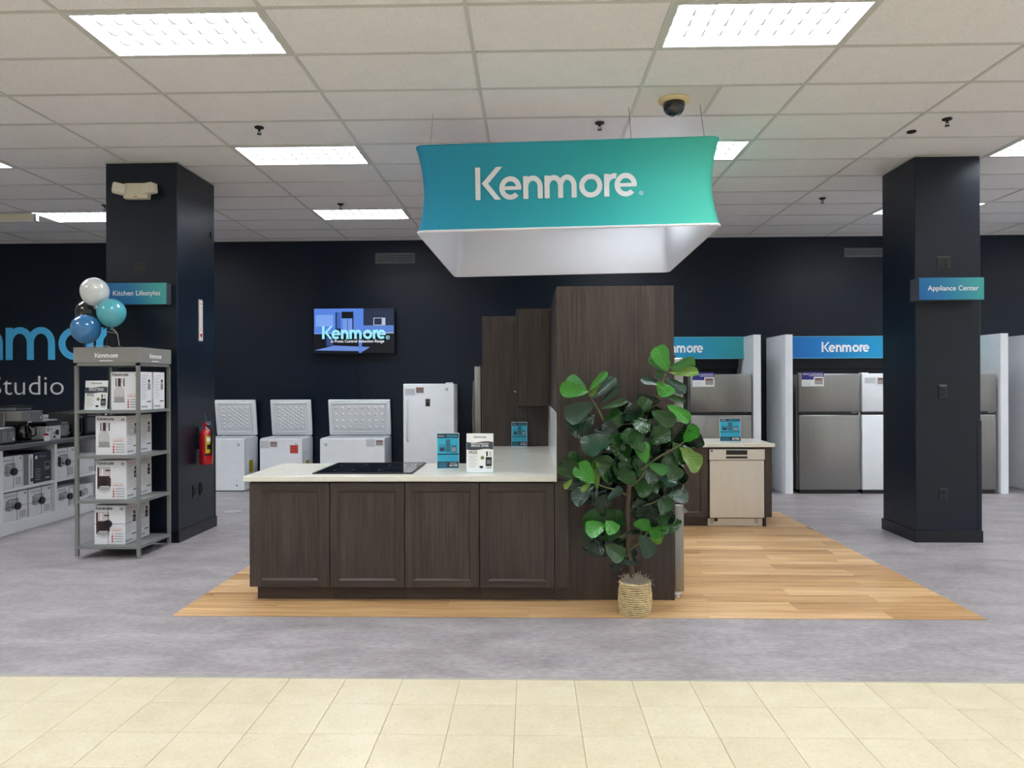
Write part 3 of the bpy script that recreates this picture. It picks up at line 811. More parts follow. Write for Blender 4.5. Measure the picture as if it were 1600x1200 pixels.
box_sign('department_sign', -4.215, -3.592, 2.377, 2.59, 7.03, .098, 'Kitchen Lifestyles', 'blue sign reading Kitchen Lifestyles on the left navy column', [(0, (0, 92, 170)), (.5, (26, 122, 170)), (1, (72, 170, 168))], .475)
box_sign('department_sign', 3.745, 4.36, 2.372, 2.586, 7.05, .168, 'Appliance Center', 'blue sign reading Appliance Center on the right navy column', [(0, (0, 104, 180)), (.45, (24, 128, 180)), (1, (64, 166, 170))], .485)
# emergency light
t = thing('emergency_light', (-3.92, 7.07, 3.43), 'cream twin head emergency light high on the left column', 'emergency light')
m = MB(BEIGE); m.prism([(-4.035, 3.435), (-3.80, 3.435), (-3.785, 3.50), (-3.80, 3.585), (-4.02, 3.585), (-4.045, 3.51)], 7.065, 7.129, 1); m.build('housing', t)
for sx, rz, rx in ((-4.068, 28, 8), (-3.762, -18, -4)):
    M = Matrix.Translation((sx, 7.045, 3.525)) @ Matrix.Rotation(R(rz), 4, 'Z') @ Matrix.Rotation(R(rx), 4, 'Y') 
    m = MB(BEIGE); m.box(-.062, .062, -.045, .05, -.052, .052, bev=.018, M=M, seg=2); hd = m.build('lamp_head', t)
    m = MB(mat('frosted_lens', (232, 228, 214), .2)); m.box(-.05, .05, -.05, -.0445, -.042, .042, bev=.002, M=M); m.build('lens', hd)
m = MB(INKR); m.box(-3.935, -3.90, 7.0635, 7.066, 3.447, 3.455); m.build('indicator', t)
def wall_plate(x0, x1, z0, z1, y, label, name='outlet_plate', detail=2, nx=None):
    t = thing(name, ((x0 + x1) / 2, y, z0), label, 'wall plate', 'dark plates on the columns')
    m = MB(mat('plate_charcoal', (26, 28, 33), .35)); m.box(x0, x1, y - .008, y - .0005, z0, z1, bev=.003); m.build('plate', t)
    w_, h_ = x1 - x0, z1 - z0
    if detail == 2:
        for i in range(2):
            d = MB(BLACK); d.box(x0 + .25 * w_, x1 - .25 * w_, y - .011, y - .0075, z0 + (.12 + .42 * i) * h_, z0 + (.45 + .42 * i) * h_, bev=.002); d.build('socket', t)
    else:
        for i in (0, 1):
            for k in (0, 1):
                d = MB(BLACK); d.cyl((x0 + (.3 + .4 * i) * w_, y - .012, z0 + (.3 + .4 * k) * h_), (x0 + (.3 + .4 * i) * w_, y - .0075, z0 + (.3 + .4 * k) * h_), .017, .017, 12); d.build('socket', t)
wall_plate(-3.957, -3.833, 2.69, 2.815, 7.13, 'square dark plate above the Kitchen Lifestyles sign on left column', detail=4)
wall_plate(4.007, 4.136, 2.697, 2.815, 7.22, 'square dark plate above the Appliance Center sign on right column', detail=4)
wall_plate(4.02, 4.10, 1.42, 1.55, 7.22, 'dark switch plate at mid height on right column')
wall_plate(4.02, 4.10, .41, .53, 7.22, 'dark outlet plate near the foot of right column')
def side_plate(y0, y1, z0, z1, label, disc=False):
    t = thing('outlet_plate', (CL[1], (y0 + y1) / 2, z0), label, 'wall plate', 'dark plates on the columns')
    m = MB(mat('plate_charcoal', (26, 28, 33), .35)); x = CL[1]
    if disc: m.cyl((x + .0005, (y0 + y1) / 2, (z0 + z1) / 2), (x + .012, (y0 + y1) / 2, (z0 + z1) / 2), (z1 - z0) / 2, None, 18)
    else: m.box(x + .0005, x + .008, y0, y1, z0, z1, bev=.003)
    m.build('plate', t)
    d = MB(BLACK); d.box(x + .0075, x + .0135, y0 + .3 * (y1 - y0), y1 - .3 * (y1 - y0), z0 + .2 * (z1 - z0), z1 - .2 * (z1 - z0), bev=.001); d.build('socket', t)
side_plate(7.44, 7.53, .40, .53, 'dark outlet plate low on the side of left column, nearer the rack')
side_plate(7.60, 7.70, .40, .54, 'dark outlet plate low on the side of left column, under the extinguisher')
side_plate(7.88, 7.95, 3.20, 3.28, 'small round dark cover high on the side of left column', True)
# extinguisher sign and extinguisher
t = thing('extinguisher_sign', (CL[1], 7.66, 2.04), 'narrow vertical red and white fire extinguisher sign on left column', 'sign')
m = MB(PAPER); m.box(CL[1] + .0005, CL[1] + .003, 7.59, 7.68, 2.05, 2.49); m.build('plate', t)
m = MB(RED); fr = Frame((CL[1] + .003, 7.59, 2.05), (0, 1, 0), (0, 0, 1), .001)
fr.rect(m, .006, .006, .084, .434, INKR); fr.rect(m, .012, .012, .078, .428, PAPER, 2)
fr.poly(m, [(.045, .02), (.075, .075), (.015, .075)], RED, 3); fr.text(m, 'FIRE', .02, .385, .05, RED, 3)
for i, ch in enumerate('EXTINGUISHER'): fr.text(m, ch, .034 if ch != 'I' else .042, .35 - i * .0225, .022 if ch != 'I' else .006, RED, 3, h=.015)
m.build('lettering', t)
ex, ey = CL[1] + .085, 7.57
t = thing('fire_extinguisher', (ex, ey, .74), 'red fire extinguisher hanging on the side of left navy column', 'fire extinguisher')
m = MB(RED); m.lathe([(.055, .0), (.066, .012), (.068, .05), (.068, .30), (.064, .335), (.045, .362), (.024, .375), (.022, .39)], (ex, ey, .735), 24); m.build('cylinder', t)
m = MB(CHROME); m.cyl((ex, ey, 1.122), (ex, ey, 1.165), .02, .017, 12); m.box(ex - .022, ex + .022, ey - .02, ey + .03, 1.14, 1.175, bev=.004); m.build('valve', t)
m = MB(CHROME); m.box(ex - .012, ex + .012, ey - .015, ey + .10, 1.18, 1.19, bev=.003, M=Matrix.Translation((0, 0, .0))); m.box(ex - .012, ex + .012, ey - .01, ey + .09, 1.155, 1.163, bev=.002); m.build('lever', t)
m = MB(RED); m.cyl((ex, ey - .03, 1.16), (ex, ey - .045, 1.16), .02, .02, 14); m.build('gauge', t)
m = MB(WIRE); m.tube([(ex, ey, 1.19), (ex + .01, ey - .02, 1.23), (ex + .012, ey - .05, 1.27)], .003, 5); m.build('pull_pin', t)
m = MB(RUB); m.tube([(ex + .02, ey - .01, 1.15), (ex + .07, ey - .03, 1.12), (ex + .078, ey - .04, 1.02), (ex + .074, ey - .04, .86)], .011, 8); m.build('hose', t)
m = MB(YEL)
for a0, a1, z0, z1, mm in ((-70, 10, .86, 1.04, YEL), (-60, 0, .90, .95, INK), (-60, 0, .98, 1.02, PAPER), (-90, 40, .835, .85, BLACK)):
    n = 10; r = .0686 if mm is YEL else .0692
    for i in range(n):
        A = R(a0 + (a1 - a0) * i / n); B = R(a0 + (a1 - a0) * (i + 1) / n)
        m.quad((ex + r * math.cos(A), ey + r * math.sin(A), z0), (ex + r * math.cos(B), ey + r * math.sin(B), z0), (ex + r * math.cos(B), ey + r * math.sin(B), z1), (ex + r * math.cos(A), ey + r * math.sin(A), z1), mm)
m.build('label', t)
m = MB(DARKPL); m.box(CL[1] + .0005, CL[1] + .018, ey - .02, ey + .02, .9, 1.13); m.build('bracket', t)

# ================================================================== BACK WALL
# big wall lettering (flat vinyl letters, each its own piece)
def wall_word_logo(x_m, z0, sx, sy, m, label):
    """wordmark on the back wall, x_m = X where the letter m starts"""
    t = thing('wall_lettering', (x_m + 1.2, YW - .002, z0), label, 'lettering')
    groups = [(-.1, 1.0, 'letter_k'), (1.0, 2.1, 'letter_e'), (2.1, 3.03, 'letter_n'), (3.03, 4.55, 'letter_m'), (4.55, 5.66, 'letter_o'), (5.66, 6.13, 'letter_r'), (6.13, 9, 'letter_e')]
    idx = 0; bounds = [3, 3 + 27, 3 + 27 + 1 + 15]
    counts = [3, 27, 16, 31, 30, 9, 27]
    i0 = 0
    for (a, b_, nm), cnt in zip(groups, counts):
        mm = MB(m)
        for q, ly in zip(LOGO[i0:i0 + cnt], LAYER[i0:i0 + cnt]):
            V = [(x_m + (x - 3.06) * sx, YW - .004 - .0006 * ly, z0 + y * sy) for x, y in q]
            mm.add(V, [tuple(range(len(q)))], m)
        i0 += cnt
        mm.build(nm, t)
assert len(LOGO) == 143, len(LOGO)
wall_word_logo(-8.259, 1.981, .552, .507, LETB, 'giant sky blue wall letters behind the shelf unit and left column')
t = thing('wall_lettering', (-7.9, YW - .002, 1.43), 'white wall lettering reading Studio above the shelf unit', 'lettering')
m = MB(WHITEINK); fr = Frame((-8.505, YW - .004, 1.432), (1, 0, 0), (0, 0, 1), .0005); fr.text(m, 'Studio', 0, 0, 1.175, WHITEINK, 1, h=.30, bold=-.008); m.build('word', t)

# television
t = thing('wall_television', (-2.71, 11.05, 2.05), 'flat wall television playing a blue kitchen advert above the freezers', 'television')
x0, x1, z0, z1, yt = -3.337, -2.087, 2.05, 2.752, 11.02
m = MB(BLACK); m.box(x0, x1, yt, yt + .05, z0, z1, bev=.004); m.build('bezel', t)
m = MB(DARKPL); m.box(-2.95, -2.45, yt + .05, YW - .002, 2.2, 2.6); m.build('wall_mount', t)
m = MB(BLACK); fr = Frame((x0 + .01, yt, z0 + .01), (1, 0, 0), (0, 0, 1), .0006); W_, H_ = x1 - x0 - .02, z1 - z0 - .02
def E_(n, c, s=.9): return emis('screen_' + n, c, s * .44)
fr.rect(m, 0, 0, W_, H_, E_('dark', (12, 16, 26), .8), 1)
fr.rect(m, 0, .43 * H_, .62 * W_, H_, E_('blue', (92, 138, 232)), 2)
fr.rect(m, .62 * W_, .43 * H_, W_, H_, E_('slate', (34, 44, 70)), 2)
fr.rect(m, .62 * W_, .46 * H_, W_, .62 * H_, E_('blue2', (92, 132, 214)), 3)
fr.rect(m, .02 * W_, .60 * H_, .24 * W_, .86 * H_, E_('pale', (130, 172, 248)), 3)
fr.rect(m, .27 * W_, .40 * H_, .335 * W_, .92 * H_, E_('navy', (20, 30, 60)), 3); fr.rect(m, .285 * W_, .55 * H_, .335 * W_, .92 * H_, E_('blue3', (70, 108, 190)), 4)
fr.rect(m, .345 * W_, .78 * H_, .49 * W_, .93 * H_, E_('dark', (12, 16, 26)), 4); fr.rect(m, .36 * W_, .43 * H_, .48 * W_, .77 * H_, E_('pale2', (120, 158, 236)), 4); fr.rect(m, .418 * W_, .5 * H_, .424 * W_, .77 * H_, E_('navy', (20, 30, 60)), 5); fr.rect(m, .48 * W_, .43 * H_, .495 * W_, .93 * H_, E_('navy', (20, 30, 60)), 5)
for i in range(8): fr.rect(m, (.63 + .045 * i) * W_, .64 * H_, (.633 + .045 * i) * W_, .94 * H_, E_('blue4', (56, 76, 128)), 4)
fr.rect(m, .745 * W_, .62 * H_, .895 * W_, .79 * H_, E_('pale3', (190, 200, 224)), 5); fr.rect(m, .755 * W_, .635 * H_, .85 * W_, .775 * H_, E_('slate', (34, 44, 70)), 6)
fr.poly(m, [(0, .06 * H_), (.62 * W_, .04 * H_), (.70 * W_, .13 * H_), (.25 * W_, .17 * H_)], E_('floorblue', (110, 144, 220)), 3)
fr.rect(m, .56 * W_, 0, .60 * W_, .3 * H_, E_('blue2', (92, 132, 214)), 3)
fr.rect(m, .15 * W_, .16 * H_, .24 * W_, .36 * H_, E_('blue4', (56, 76, 128)), 3)
fr.rect(m, 0, .43 * H_, .36 * W_, .45 * H_, E_('pale', (130, 172, 248)), 4); fr.rect(m, .62 * W_, .44 * H_, W_, .46 * H_, E_('pale3', (190, 200, 224)), 4)
fr.logo(m, .1 * W_, .315 * H_, .80 * W_, E_('logo', (150, 226, 246), 1.1), 8, xh=.205 * H_, bold=True)
fr.ring(m, .925 * W_, .345 * H_, .024 * W_, .007 * W_, E_('logo', (150, 226, 246), 1.1), 8); fr.text(m, 'R', .916 * W_, .33 * H_, .017 * W_, E_('logo', (150, 226, 246), 1.1), 8)
fr.text(m, 'in Front Control Induction Range', .21 * W_, .235 * H_, .67 * W_, E_('txt', (240, 246, 255), 1.0), 8)
m.build('screen_picture', t)
m = MB(RUB); m.tube([(-2.70, yt + .04, 2.06), (-2.70, YW - .012, 1.98), (-2.695, YW - .012, 1.4), (-2.69, YW - .012, .9)], .012, 6); m.build('power_cord', t)

def vent(x0, x1, z0, z1, label):
    t = thing('air_vent', ((x0 + x1) / 2, YW, z0), label, 'vent', 'wall vents under the ceiling')
    m = MB(mat('vent_grey', (112, 114, 118), .5)); w = .016; y = YW - .016
    for a in ((x0, x1, z0, z0 + w), (x0, x1, z1 - w, z1), (x0, x0 + w, z0 + w, z1 - w), (x1 - w, x1, z0 + w, z1 - w)): m.box(a[0], a[1], y, YW - .0005, a[2], a[3])
    c = (x0 + x1) / 2; m.box(c - .008, c + .008, y, YW - .0005, z0 + w, z1 - w); m.build('frame', t)
    for i in range(5):
        z = z0 + w + (z1 - z0 - 2 * w) * (i + .5) / 5
        s = MB(mat('vent_slat_grey', (150, 152, 156), .5)); s.prism([(y + .002, z - .006), (y + .004, z - .008), (YW - .001, z + .005), (YW - .001, z + .008)], x0 + w, x1 - w, 0); s.build('slat', t)
vent(-2.40, -1.79, 3.45, 3.61, 'wall vent grille high on navy wall, left of the banner')
vent(4.79, 5.40, 3.49, 3.63, 'wall vent grille high on navy wall, left of the right column')

# ------------------------------------------------------------------ chest freezers and upright freezer
BADGE = mat('badge_grey', (150, 154, 158), .4)
def chest_freezer(x0, x1, y0, depth, h, label, pattern, badge_x, extras):
    t = thing('chest_freezer', ((x0 + x1) / 2, y0 + depth / 2, 0), label, 'freezer', 'white chest freezers with lids up')
    y1 = y0 + depth; w = .05
    m = MB(WHITE); z0 = .012
    m.box(x0, x1, y0, y0 + w, z0, h, bev=.006); m.box(x0, x1, y1 - w, y1, z0, h, bev=.006)
    m.box(x0, x0 + w, y0 + w * .6, y1 - w * .6, z0, h - .0005); m.box(x1 - w, x1, y0 + w * .6, y1 - w * .6, z0, h - .0005); m.box(x0 + .01, x1 - .01, y0 + .01, y1 - .01, z0, .08)
    m.build('cabinet', t)
    m = MB(PLASTW); e = .012
    for a in ((x0 + e, x1 - e, y0 + e, y0 + .06), (x0 + e, x1 - e, y1 - .06, y1 - e), (x0 + e, x0 + .06, y0 + .06, y1 - .06), (x1 - .06, x1 - e, y0 + .06, y1 - .06)): m.box(*a, h + .0005, h + .012, bev=.003)
    m.box(x0 + .055, x1 - .055, y0 + .055, y1 - .055, .085, .11); m.build('liner', t)
    for a, b_ in ((x0 + .04, y0 + .04), (x1 - .04, y0 + .04), (x0 + .04, y1 - .04), (x1 - .04, y1 - .04)):
        k = MB(DARKPL); k.cyl((a, b_, .001), (a, b_, .014), .02, None, 10); k.build('foot', t)
    # lid standing open, leaning slightly forward
    L_ = depth + .02; th = .055
    M = Matrix.Translation((0, y1 - .03, h + .022)) @ Matrix.Rotation(R(9), 4, 'X')
    m = MB(WHITE); m.box(x0 + .003, x1 - .003, 0, th, 0, L_, bev=.012, M=M, seg=2); lid = m.build('lid', t)
    m = MB(PLASTW); a0, a1, c0, c1 = x0 + .05, x1 - .05, .045, L_ - .045
    for a in ((a0, a1, c0, c0 + .016), (a0, a1, c1 - .016, c1), (a0, a0 + .016, c0 + .016, c1 - .016), (a1 - .016, a1, c0 + .016, c1 - .016)): m.box(a[0], a[1], -.014, .002, a[2], a[3], bev=.004, M=M)
    m.build('gasket', lid)
    m = MB(PLASTW); m.box(a0 + .03, a1 - .03, -.010, .002, c0 + .03, c1 - .03, bev=.004, M=M)
    if pattern == 'diamond':
        nx = max(4, int((a1 - a0 - .1) / .085)); nz = 6
        dx = (a1 - a0 - .1) / nx; dz = (c1 - c0 - .1) / nz
        for i in range(nx):
            for j in range(nz * 2 - 1):
                cx = a0 + .05 + dx * (i + .5 + (.5 if j % 2 else 0)); cz = c0 + .05 + dz * (j / 2 + .5)
                if j % 2 and i == nx - 1: continue
                V = [(cx - dx * .46, -.010, cz), (cx, -.010, cz - dz * .46), (cx + dx * .46, -.010, cz), (cx, -.010, cz + dz * .46), (cx, -.021, cz)]
                m.add([tuple(M @ Vector(p)) for p in V], [(0, 1, 4), (1, 2, 4), (2, 3, 4), (3, 0, 4)])
    else:
        nx, nz = 8, 4
        for i in range(nx):
            for j in range(nz):
                cx = a0 + .075 + (a1 - a0 - .15) * i / (nx - 1); cz = c0 + .08 + (c1 - c0 - .16) * j / (nz - 1)
                if j == 0 and i in (3, 4): continue
                r = .022; n = 10; V = []
                for rr, yy in ((r, -.010), (r * .7, -.018), (r * .3, -.021)): V += [tuple(M @ Vector((cx + rr * math.cos(2 * math.pi * q / n), yy, cz + rr * math.sin(2 * math.pi * q / n)))) for q in range(n)]
                m.add(V, [(k_ * n + q, k_ * n + (q + 1) % n, (k_ + 1) * n + (q + 1) % n, (k_ + 1) * n + q) for k_ in range(2) for q in range(n)] + [tuple(2 * n + q for q in range(n))], None, True)
        cx = (a0 + a1) / 2
        for j in range(3): m.box(cx - .07, cx + .07, -.017, -.009, c0 + .06 + j * .03, c0 + .075 + j * .03, bev=.003, M=M)
    m.build('lid_liner', lid)
    for a in (x0 + .1, x1 - .1):
        k = MB(GREYPL); k.box(a - .02, a + .02, y1 - .02, y1 + .012, h - .06, h + .05, bev=.004); k.build('hinge', t)
    b = MB(BADGE); fr = Frame((badge_x, y0, h - .085), (1, 0, 0), (0, 0, 1), .001); fr.rect(b, -.018, -.018, .018, .018, BADGE); fr.rect(b, -.008, -.008, .008, .008, WHITE, 2); b.build('badge', t)
    for e in extras:
        if e[0] == 'price':
            a, c = e[1], e[2]; p = MB(PAPER); fr = Frame((a, y0, c), (1, 0, 0), (0, 0, 1), .0015)
            fr.rect(p, 0, 0, .13, .11, INKL); fr.rect(p, .13, -.01, .26, .11, PAPER, 2); fr.rect(p, .145, .02, .245, .095, mat('tag_brown', (132, 122, 118), .6), 3)
            fr.rect(p, .15, .08, .24, .088, INKR, 4)
            for q in range(2): fr.rect(p, .155, .035 + .02 * q, .235, .041 + .02 * q, INKL, 4)
            p.build('price_card', t)
        elif e[0] == 'red':
            a, c = e[1], e[2]; p = MB(RED); fr = Frame((a, y0, c), (1, 0, 0), (0, 0, 1), .0015); fr.rect(p, -.004, -.004, .124, .124, PAPER); fr.rect(p, 0, 0, .12, .12, mat('red_sticker', (208, 78, 74), .5), 2)
            for q in range(4): fr.rect(p, .015, .02 + .025 * q, .105, .028 + .025 * q, mat('dark_red_ink', (140, 40, 40), .6), 3)
            p.build('sticker', t)
        elif e[0] == 'energy':
            p = MB(YELG); p.box(x1 + .0003, x1 + .0015, e[1], e[1] + .15, e[2], e[2] + .18); p.build('energy_label', t)
        elif e[0] == 'drain':
            p = MB(INK); p.cyl((e[1], y0 - .004, .09), (e[1], y0 + .001, .09), .011, None, 12); p.cyl((e[1], y0 - .003, .16), (e[1], y0 + .001, .16), .022, None, 14, PLASTW); p.build('drain_plug', t)
    return t
chest_freezer(-4.865, -4.232, 10.55, .53, .775, 'white chest freezer with open lid, partly hidden by left column', 'diamond', -4.32, [('energy', 10.73, .26), ('drain', -4.345)])
chest_freezer(-4.002, -3.373, 10.55, .53, .775, 'white chest freezer with open lid and a red square sticker', 'diamond', -3.46, [('price', -3.99, .64), ('red', -3.55, .565), ('energy', 10.73, .26)])
chest_freezer(-3.107, -2.149, 10.55, .53, .775, 'wide white chest freezer with dimpled open lid below the television', 'round', -3.02, [('price', -2.42, .66)])
t = thing('upright_freezer', (-1.5, 10.8, 0), 'white upright freezer with side handle, behind the island worktop', 'freezer')
m = MB(WHITE); m.box(-1.872, -1.128, 10.62, 11.10, .05, 1.578, bev=.006); m.build('body', t)
m = MB(WHITE); m.box(-1.872, -1.128, 10.545, 10.612, .07, 1.583, bev=.012, seg=2); d = m.build('door', t)
m = MB(PLASTW); m.tube([(-1.81, 10.545, 1.36), (-1.815, 10.50, 1.33), (-1.815, 10.50, .78), (-1.81, 10.545, .74)], .014, 8); m.build('handle', d)
m = MB(GREYPL); fr = Frame((-1.51, 10.545, 1.25), (1, 0, 0), (0, 0, 1), .0015); fr.rect(m, -.034, 0, .034, .11, GREYPL); fr.rect(m, -.026, .006, .026, .104, DARKPL, 2); fr.rect(m, -.014, .06, .014, .09, mat('lcd_grey', (90, 96, 100), .3), 3); m.build('display', d)
m = MB(PAPER); fr = Frame((-1.845, 10.545, 1.42), (1, 0, 0), (0, 0, 1), .0015); fr.rect(m, 0, 0, .15, .09, INKL); fr.rect(m, .15, .01, .29, .12, PAPER, 2); fr.rect(m, .165, .03, .275, .108, mat('tag_brown', (132, 122, 118), .6), 3); fr.rect(m, .165, .09, .275, .1, INKR, 4); m.build('price_card', d)
m = MB(BADGE); fr = Frame((-1.23, 10.545, 1.50), (1, 0, 0), (0, 0, 1), .0015); fr.rect(m, -.018, -.018, .018, .018, BADGE); fr.rect(m, -.008, -.008, .008, .008, WHITE, 2); m.build('badge', d)
m = MB(DARKPL); m.box(-1.85, -1.15, 10.6, 11.08, .002, .05); m.build('base', t)
m = MB(PLASTW); m.box(-1.25, -1.15, 10.57, 10.68, 1.5835, 1.60, bev=.005); m.build('hinge_cover', t)

# ------------------------------------------------------------------ refrigerator bays on the right
SY = 10.32
slabs = [(.16, 'white bay divider hidden behind the kitchen display, leftmost'), (3.159, 'white bay divider right of the bay behind the small counter'), (3.605, 'white bay divider left of the blue headed fridge bay, beside dark gap'),
         (6.605, 'white bay divider just right of the right navy column'), (7.217, 'white bay divider at the right photo edge')]
for x, lab in slabs:
    t = thing('bay_divider', (x + .053, 10.73, 0), lab, 'divider', 'white bay dividers along the back wall')
    m = MB(WHITEP); m.box(x, x + .106, SY, YW - .013, .002, 2.262, bev=.002); m.build('panel', t)
    m = MB(WHITE); m.box(x + .002, x + .104, SY - .004, SY - .0005, .004, 2.26); m.build('edge_band', t)
def bay_header(x0, x1, lx, lw, label, stops, lo, hi):
    t = thing('bay_header', ((x0 + x1) / 2, 10.8, 1.94), label, 'header', 'lit bay header signs')
    gm = ramp_mat('bay_header_gradient_%d' % int(x0 * 10), stops, 0, lo - (x0 + x1) / 2, hi - (x0 + x1) / 2, .35)
    m = MB(gm); m.box(x0, x1, 10.78, 10.80, 1.94, 2.262); m.build('face_panel', t)
    m = MB(mat('pale_edge', (120, 196, 214), .4)); m.box(x0, x1, 10.776, 10.7795, 1.936, 1.943); m.box(x0, x1, 10.776, 10.7795, 2.257, 2.264); m.build('edge_strip', t)
    m = MB(mat('header_back', (40, 44, 52), .6)); m.box(x0, x1, 10.802, YW - .002, 2.20, 2.26); m.box(x0, x1, 11.06, YW - .014, 1.80, 2.19); m.build('backing', t)
    m = MB(WHITEINK); fr = Frame((lx, 10.78, 2.03), (1, 0, 0), (0, 0, 1), .002); fr.logo(m, 0, 0, lw, WHITEINK, 2, xh=.104, bold=True)
    m.build('wordmark', t)
bay_header(.268, 3.157, 1.87, .69, 'teal blue bay header half hidden behind the plant, above small counter', [(0, (0, 112, 190)), (.7, (18, 150, 196)), (1, (52, 164, 172))], .268, 3.157)
bay_header(3.713, 6.603, 4.30, .695, 'blue bay header with white wordmark left of the right navy column', [(0, (0, 108, 186)), (.15, (4, 118, 196)), (.45, (14, 150, 206)), (1, (60, 178, 180))], 3.713, 6.603)

def top_freezer(x0, x1, label, M_, dark, placard, flat=False, h=1.705, split=1.14, y0=10.34):
    t = thing('top_freezer_fridge', ((x0 + x1) / 2, 10.7, 0), label, 'fridge', 'top freezer fridges in the bays')
    m = MB(dark); m.box(x0 + .006, x1 - .006, y0 + .075, 11.04, .05, h - .01, bev=.005); m.build('body', t)
    m = MB(M_); m.box(x0 + .02, x1, y0, y0 + .07, split + .022, h, bev=.012, seg=2); d1 = m.build('freezer_door', t)
    m = MB(M_); m.box(x0 + .02, x1, y0, y0 + .07, .055, split - .022, bev=.012, seg=2); d2 = m.build('fridge_door', t)
    g = MB(DARKPL); g.box(x0 + .03, x1 - .01, y0 + .02, y0 + .068, split - .0215, split + .0215); g.box(x1 - .13, x1 - .03, y0 + .004, y0 + .02, split - .012, split + .006, bev=.003); g.build('handle_recess', t)
    c = MB(CHROME); c.box(x1 - .12, x1 - .035, y0 + .002, y0 + .012, split + .010, split + .016); c.build('handle_trim', t)
    k = MB(DARKPL); k.box(x0 + .03, x1 - .02, y0 + .02, 11.0, .002, .05); k.build('base_grille', t)
    hc = MB(dark); hc.box(x0 + .03, x0 + .12, y0 + .02, y0 + .12, h + .0005, h + .014, bev=.004); hc.build('hinge_cover', t)
    b = MB(BADGE); fr = Frame((x1 - .075, y0, h - .075), (1, 0, 0), (0, 0, 1), .0012); fr.logo(b, -.02, 0, .05, BADGE); b.build('badge', d1)
    if placard:
        a = x0 + .055; p = MB(PAPER); fr = Frame((a, y0, h - .18), (1, 0, 0), (0, 0, 1), .0016)
        if placard == 1:
            fr.rect(p, 0, 0, .31, .175, PAPER); fr.rect(p, 0, .095, .31, .205, PURP, 2); fr.text(p, 'ENERGY SAVER MODEL', .015, .165, .28, WHITEINK, 3); fr.rect(p, .10, .148, .30, .154, WHITEINK, 3)
            for q in range(3): fr.rect(p, .015, .02 + .022 * q, .12, .027 + .022 * q, INKL, 2)
        else: fr.rect(p, 0, .04, .15, .12, INKL)
        fr.rect(p, .165, .012, .305, .135, PAPER, 4); fr.rect(p, .18, .03, .29, .118, mat('tag_taupe', (150, 138, 134), .6), 5); fr.rect(p, .18, .1, .29, .112, mat('dark_red_ink', (140, 40, 40), .6), 6)
        for q in range(2): fr.rect(p, .19, .045 + .02 * q, .28, .051 + .02 * q, INKL, 6)
        p.build('price_card', d1)
    return t
top_freezer(2.25, 3.145, 'dark stainless top freezer fridge behind the small counter', STEELD, STEELD, 1)
top_freezer(3.79, 4.655, 'dark stainless top freezer fridge left of the white one', STEELD, STEELD, 1)
top_freezer(4.67, 5.45, 'white top freezer fridge beside the right navy column', WHITE, WHITE, 2)
top_freezer(5.78, 6.56, 'bluish stainless top freezer fridge peeking out right of the right column', STEELD, STEELD, 0)

# ================================================================== CEILING FITTINGS
dx, dy = 1.138, 5.726
t = thing('dome_camera', (dx, dy, ZC - .12), 'black dome security camera in a cream ring on the ceiling', 'camera')
m = MB(CREAMP); m.lathe([(.085, -.022), (.118, -.014), (.125, -.002), (.125, .003)], (dx, dy, ZC), 32); m.build('ring', t)
m = MB(mat('smoked_dome', (16, 20, 32), .08, coat=.6)); m.lathe([(.004, -.125), (.035, -.120), (.06, -.104), (.078, -.078), (.086, -.045), (.086, -.02)], (dx, dy, ZC), 32); m.build('dome', t)
SPM = mat('sprinkler_bronze', (40, 36, 34), .4, metal=.5)
def sprinkler(x, y, label, flat=False):
    t = thing('sprinkler_head', (x, y, ZC - .05), label, 'sprinkler', 'ceiling sprinklers')
    m = MB(SPM); m.lathe([(.02, -.012), (.038, -.006), (.04, .0045)], (x, y, ZC), 16); m.build('escutcheon', t)
    if not flat:
        m = MB(SPM); m.cyl((x, y, ZC - .013), (x, y, ZC - .03), .012, .009, 10); m.tube([(x - .008, y, ZC - .03), (x - .014, y, ZC - .04), (x, y, ZC - .054)], .003, 5); m.tube([(x + .008, y, ZC - .03), (x + .014, y, ZC - .04), (x, y, ZC - .054)], .003, 5); m.build('frame', t)
        m = MB(SPM); m.cyl((x, y, ZC - .054), (x, y, ZC - .058), .02, .02, 12); m.build('deflector', t)
for x, y, l in ((-2.348, 6.206, 'ceiling sprinkler left of the banner, near the second left troffer'), (.599, 6.204, 'ceiling sprinkler just above the teal banner, left of the dome camera'), (3.542, 6.219, 'ceiling sprinkler in front of the right column top'),
                (3.542, 8.84, 'far ceiling sprinkler left of the right column, beyond the banner'), (-2.348, 8.884, 'far ceiling sprinkler beside the small far troffer left of the banner'), (-5.28, 8.83, 'ceiling sprinkler at left edge of the left navy column')):
    sprinkler(x, y, l)
sprinkler(3.40, 6.52, 'small flat ceiling disc left of the sprinkler near right column', True)
t = thing('ceiling_baffle', (-7.6, 9.2, 3.7), 'beige open fixture flap hanging below ceiling at the left photo edge', 'baffle')
m = MB(BEIGE); m.box(-8.75, -6.42, 9.19, 9.205, 3.70, ZC - .014); m.build('flap', t)
m = MB(PLASTW); m.box(-8.75, -6.42, 9.17, 9.19, 3.70, 3.715); m.box(-8.75, -6.42, 9.18, 9.205, ZC - .0138, ZC - .002); m.build('rim', t)
m = MB(GREYPL); m.box(-6.42, -6.39, 9.17, 9.23, 3.71, ZC - .003); m.build('end_clip', t)
# floor cover plate behind the left column
m = MB(mat('floor_plate', (168, 166, 168), .35, metal=.3)); m.lathe([(.115, .0005), (.115, .004), (.105, .006)], (-3.70, 8.86, 0), 28); tag(m.build('floor_plate'), 'round grey cover plate in the floor by the island', 'floor plate')

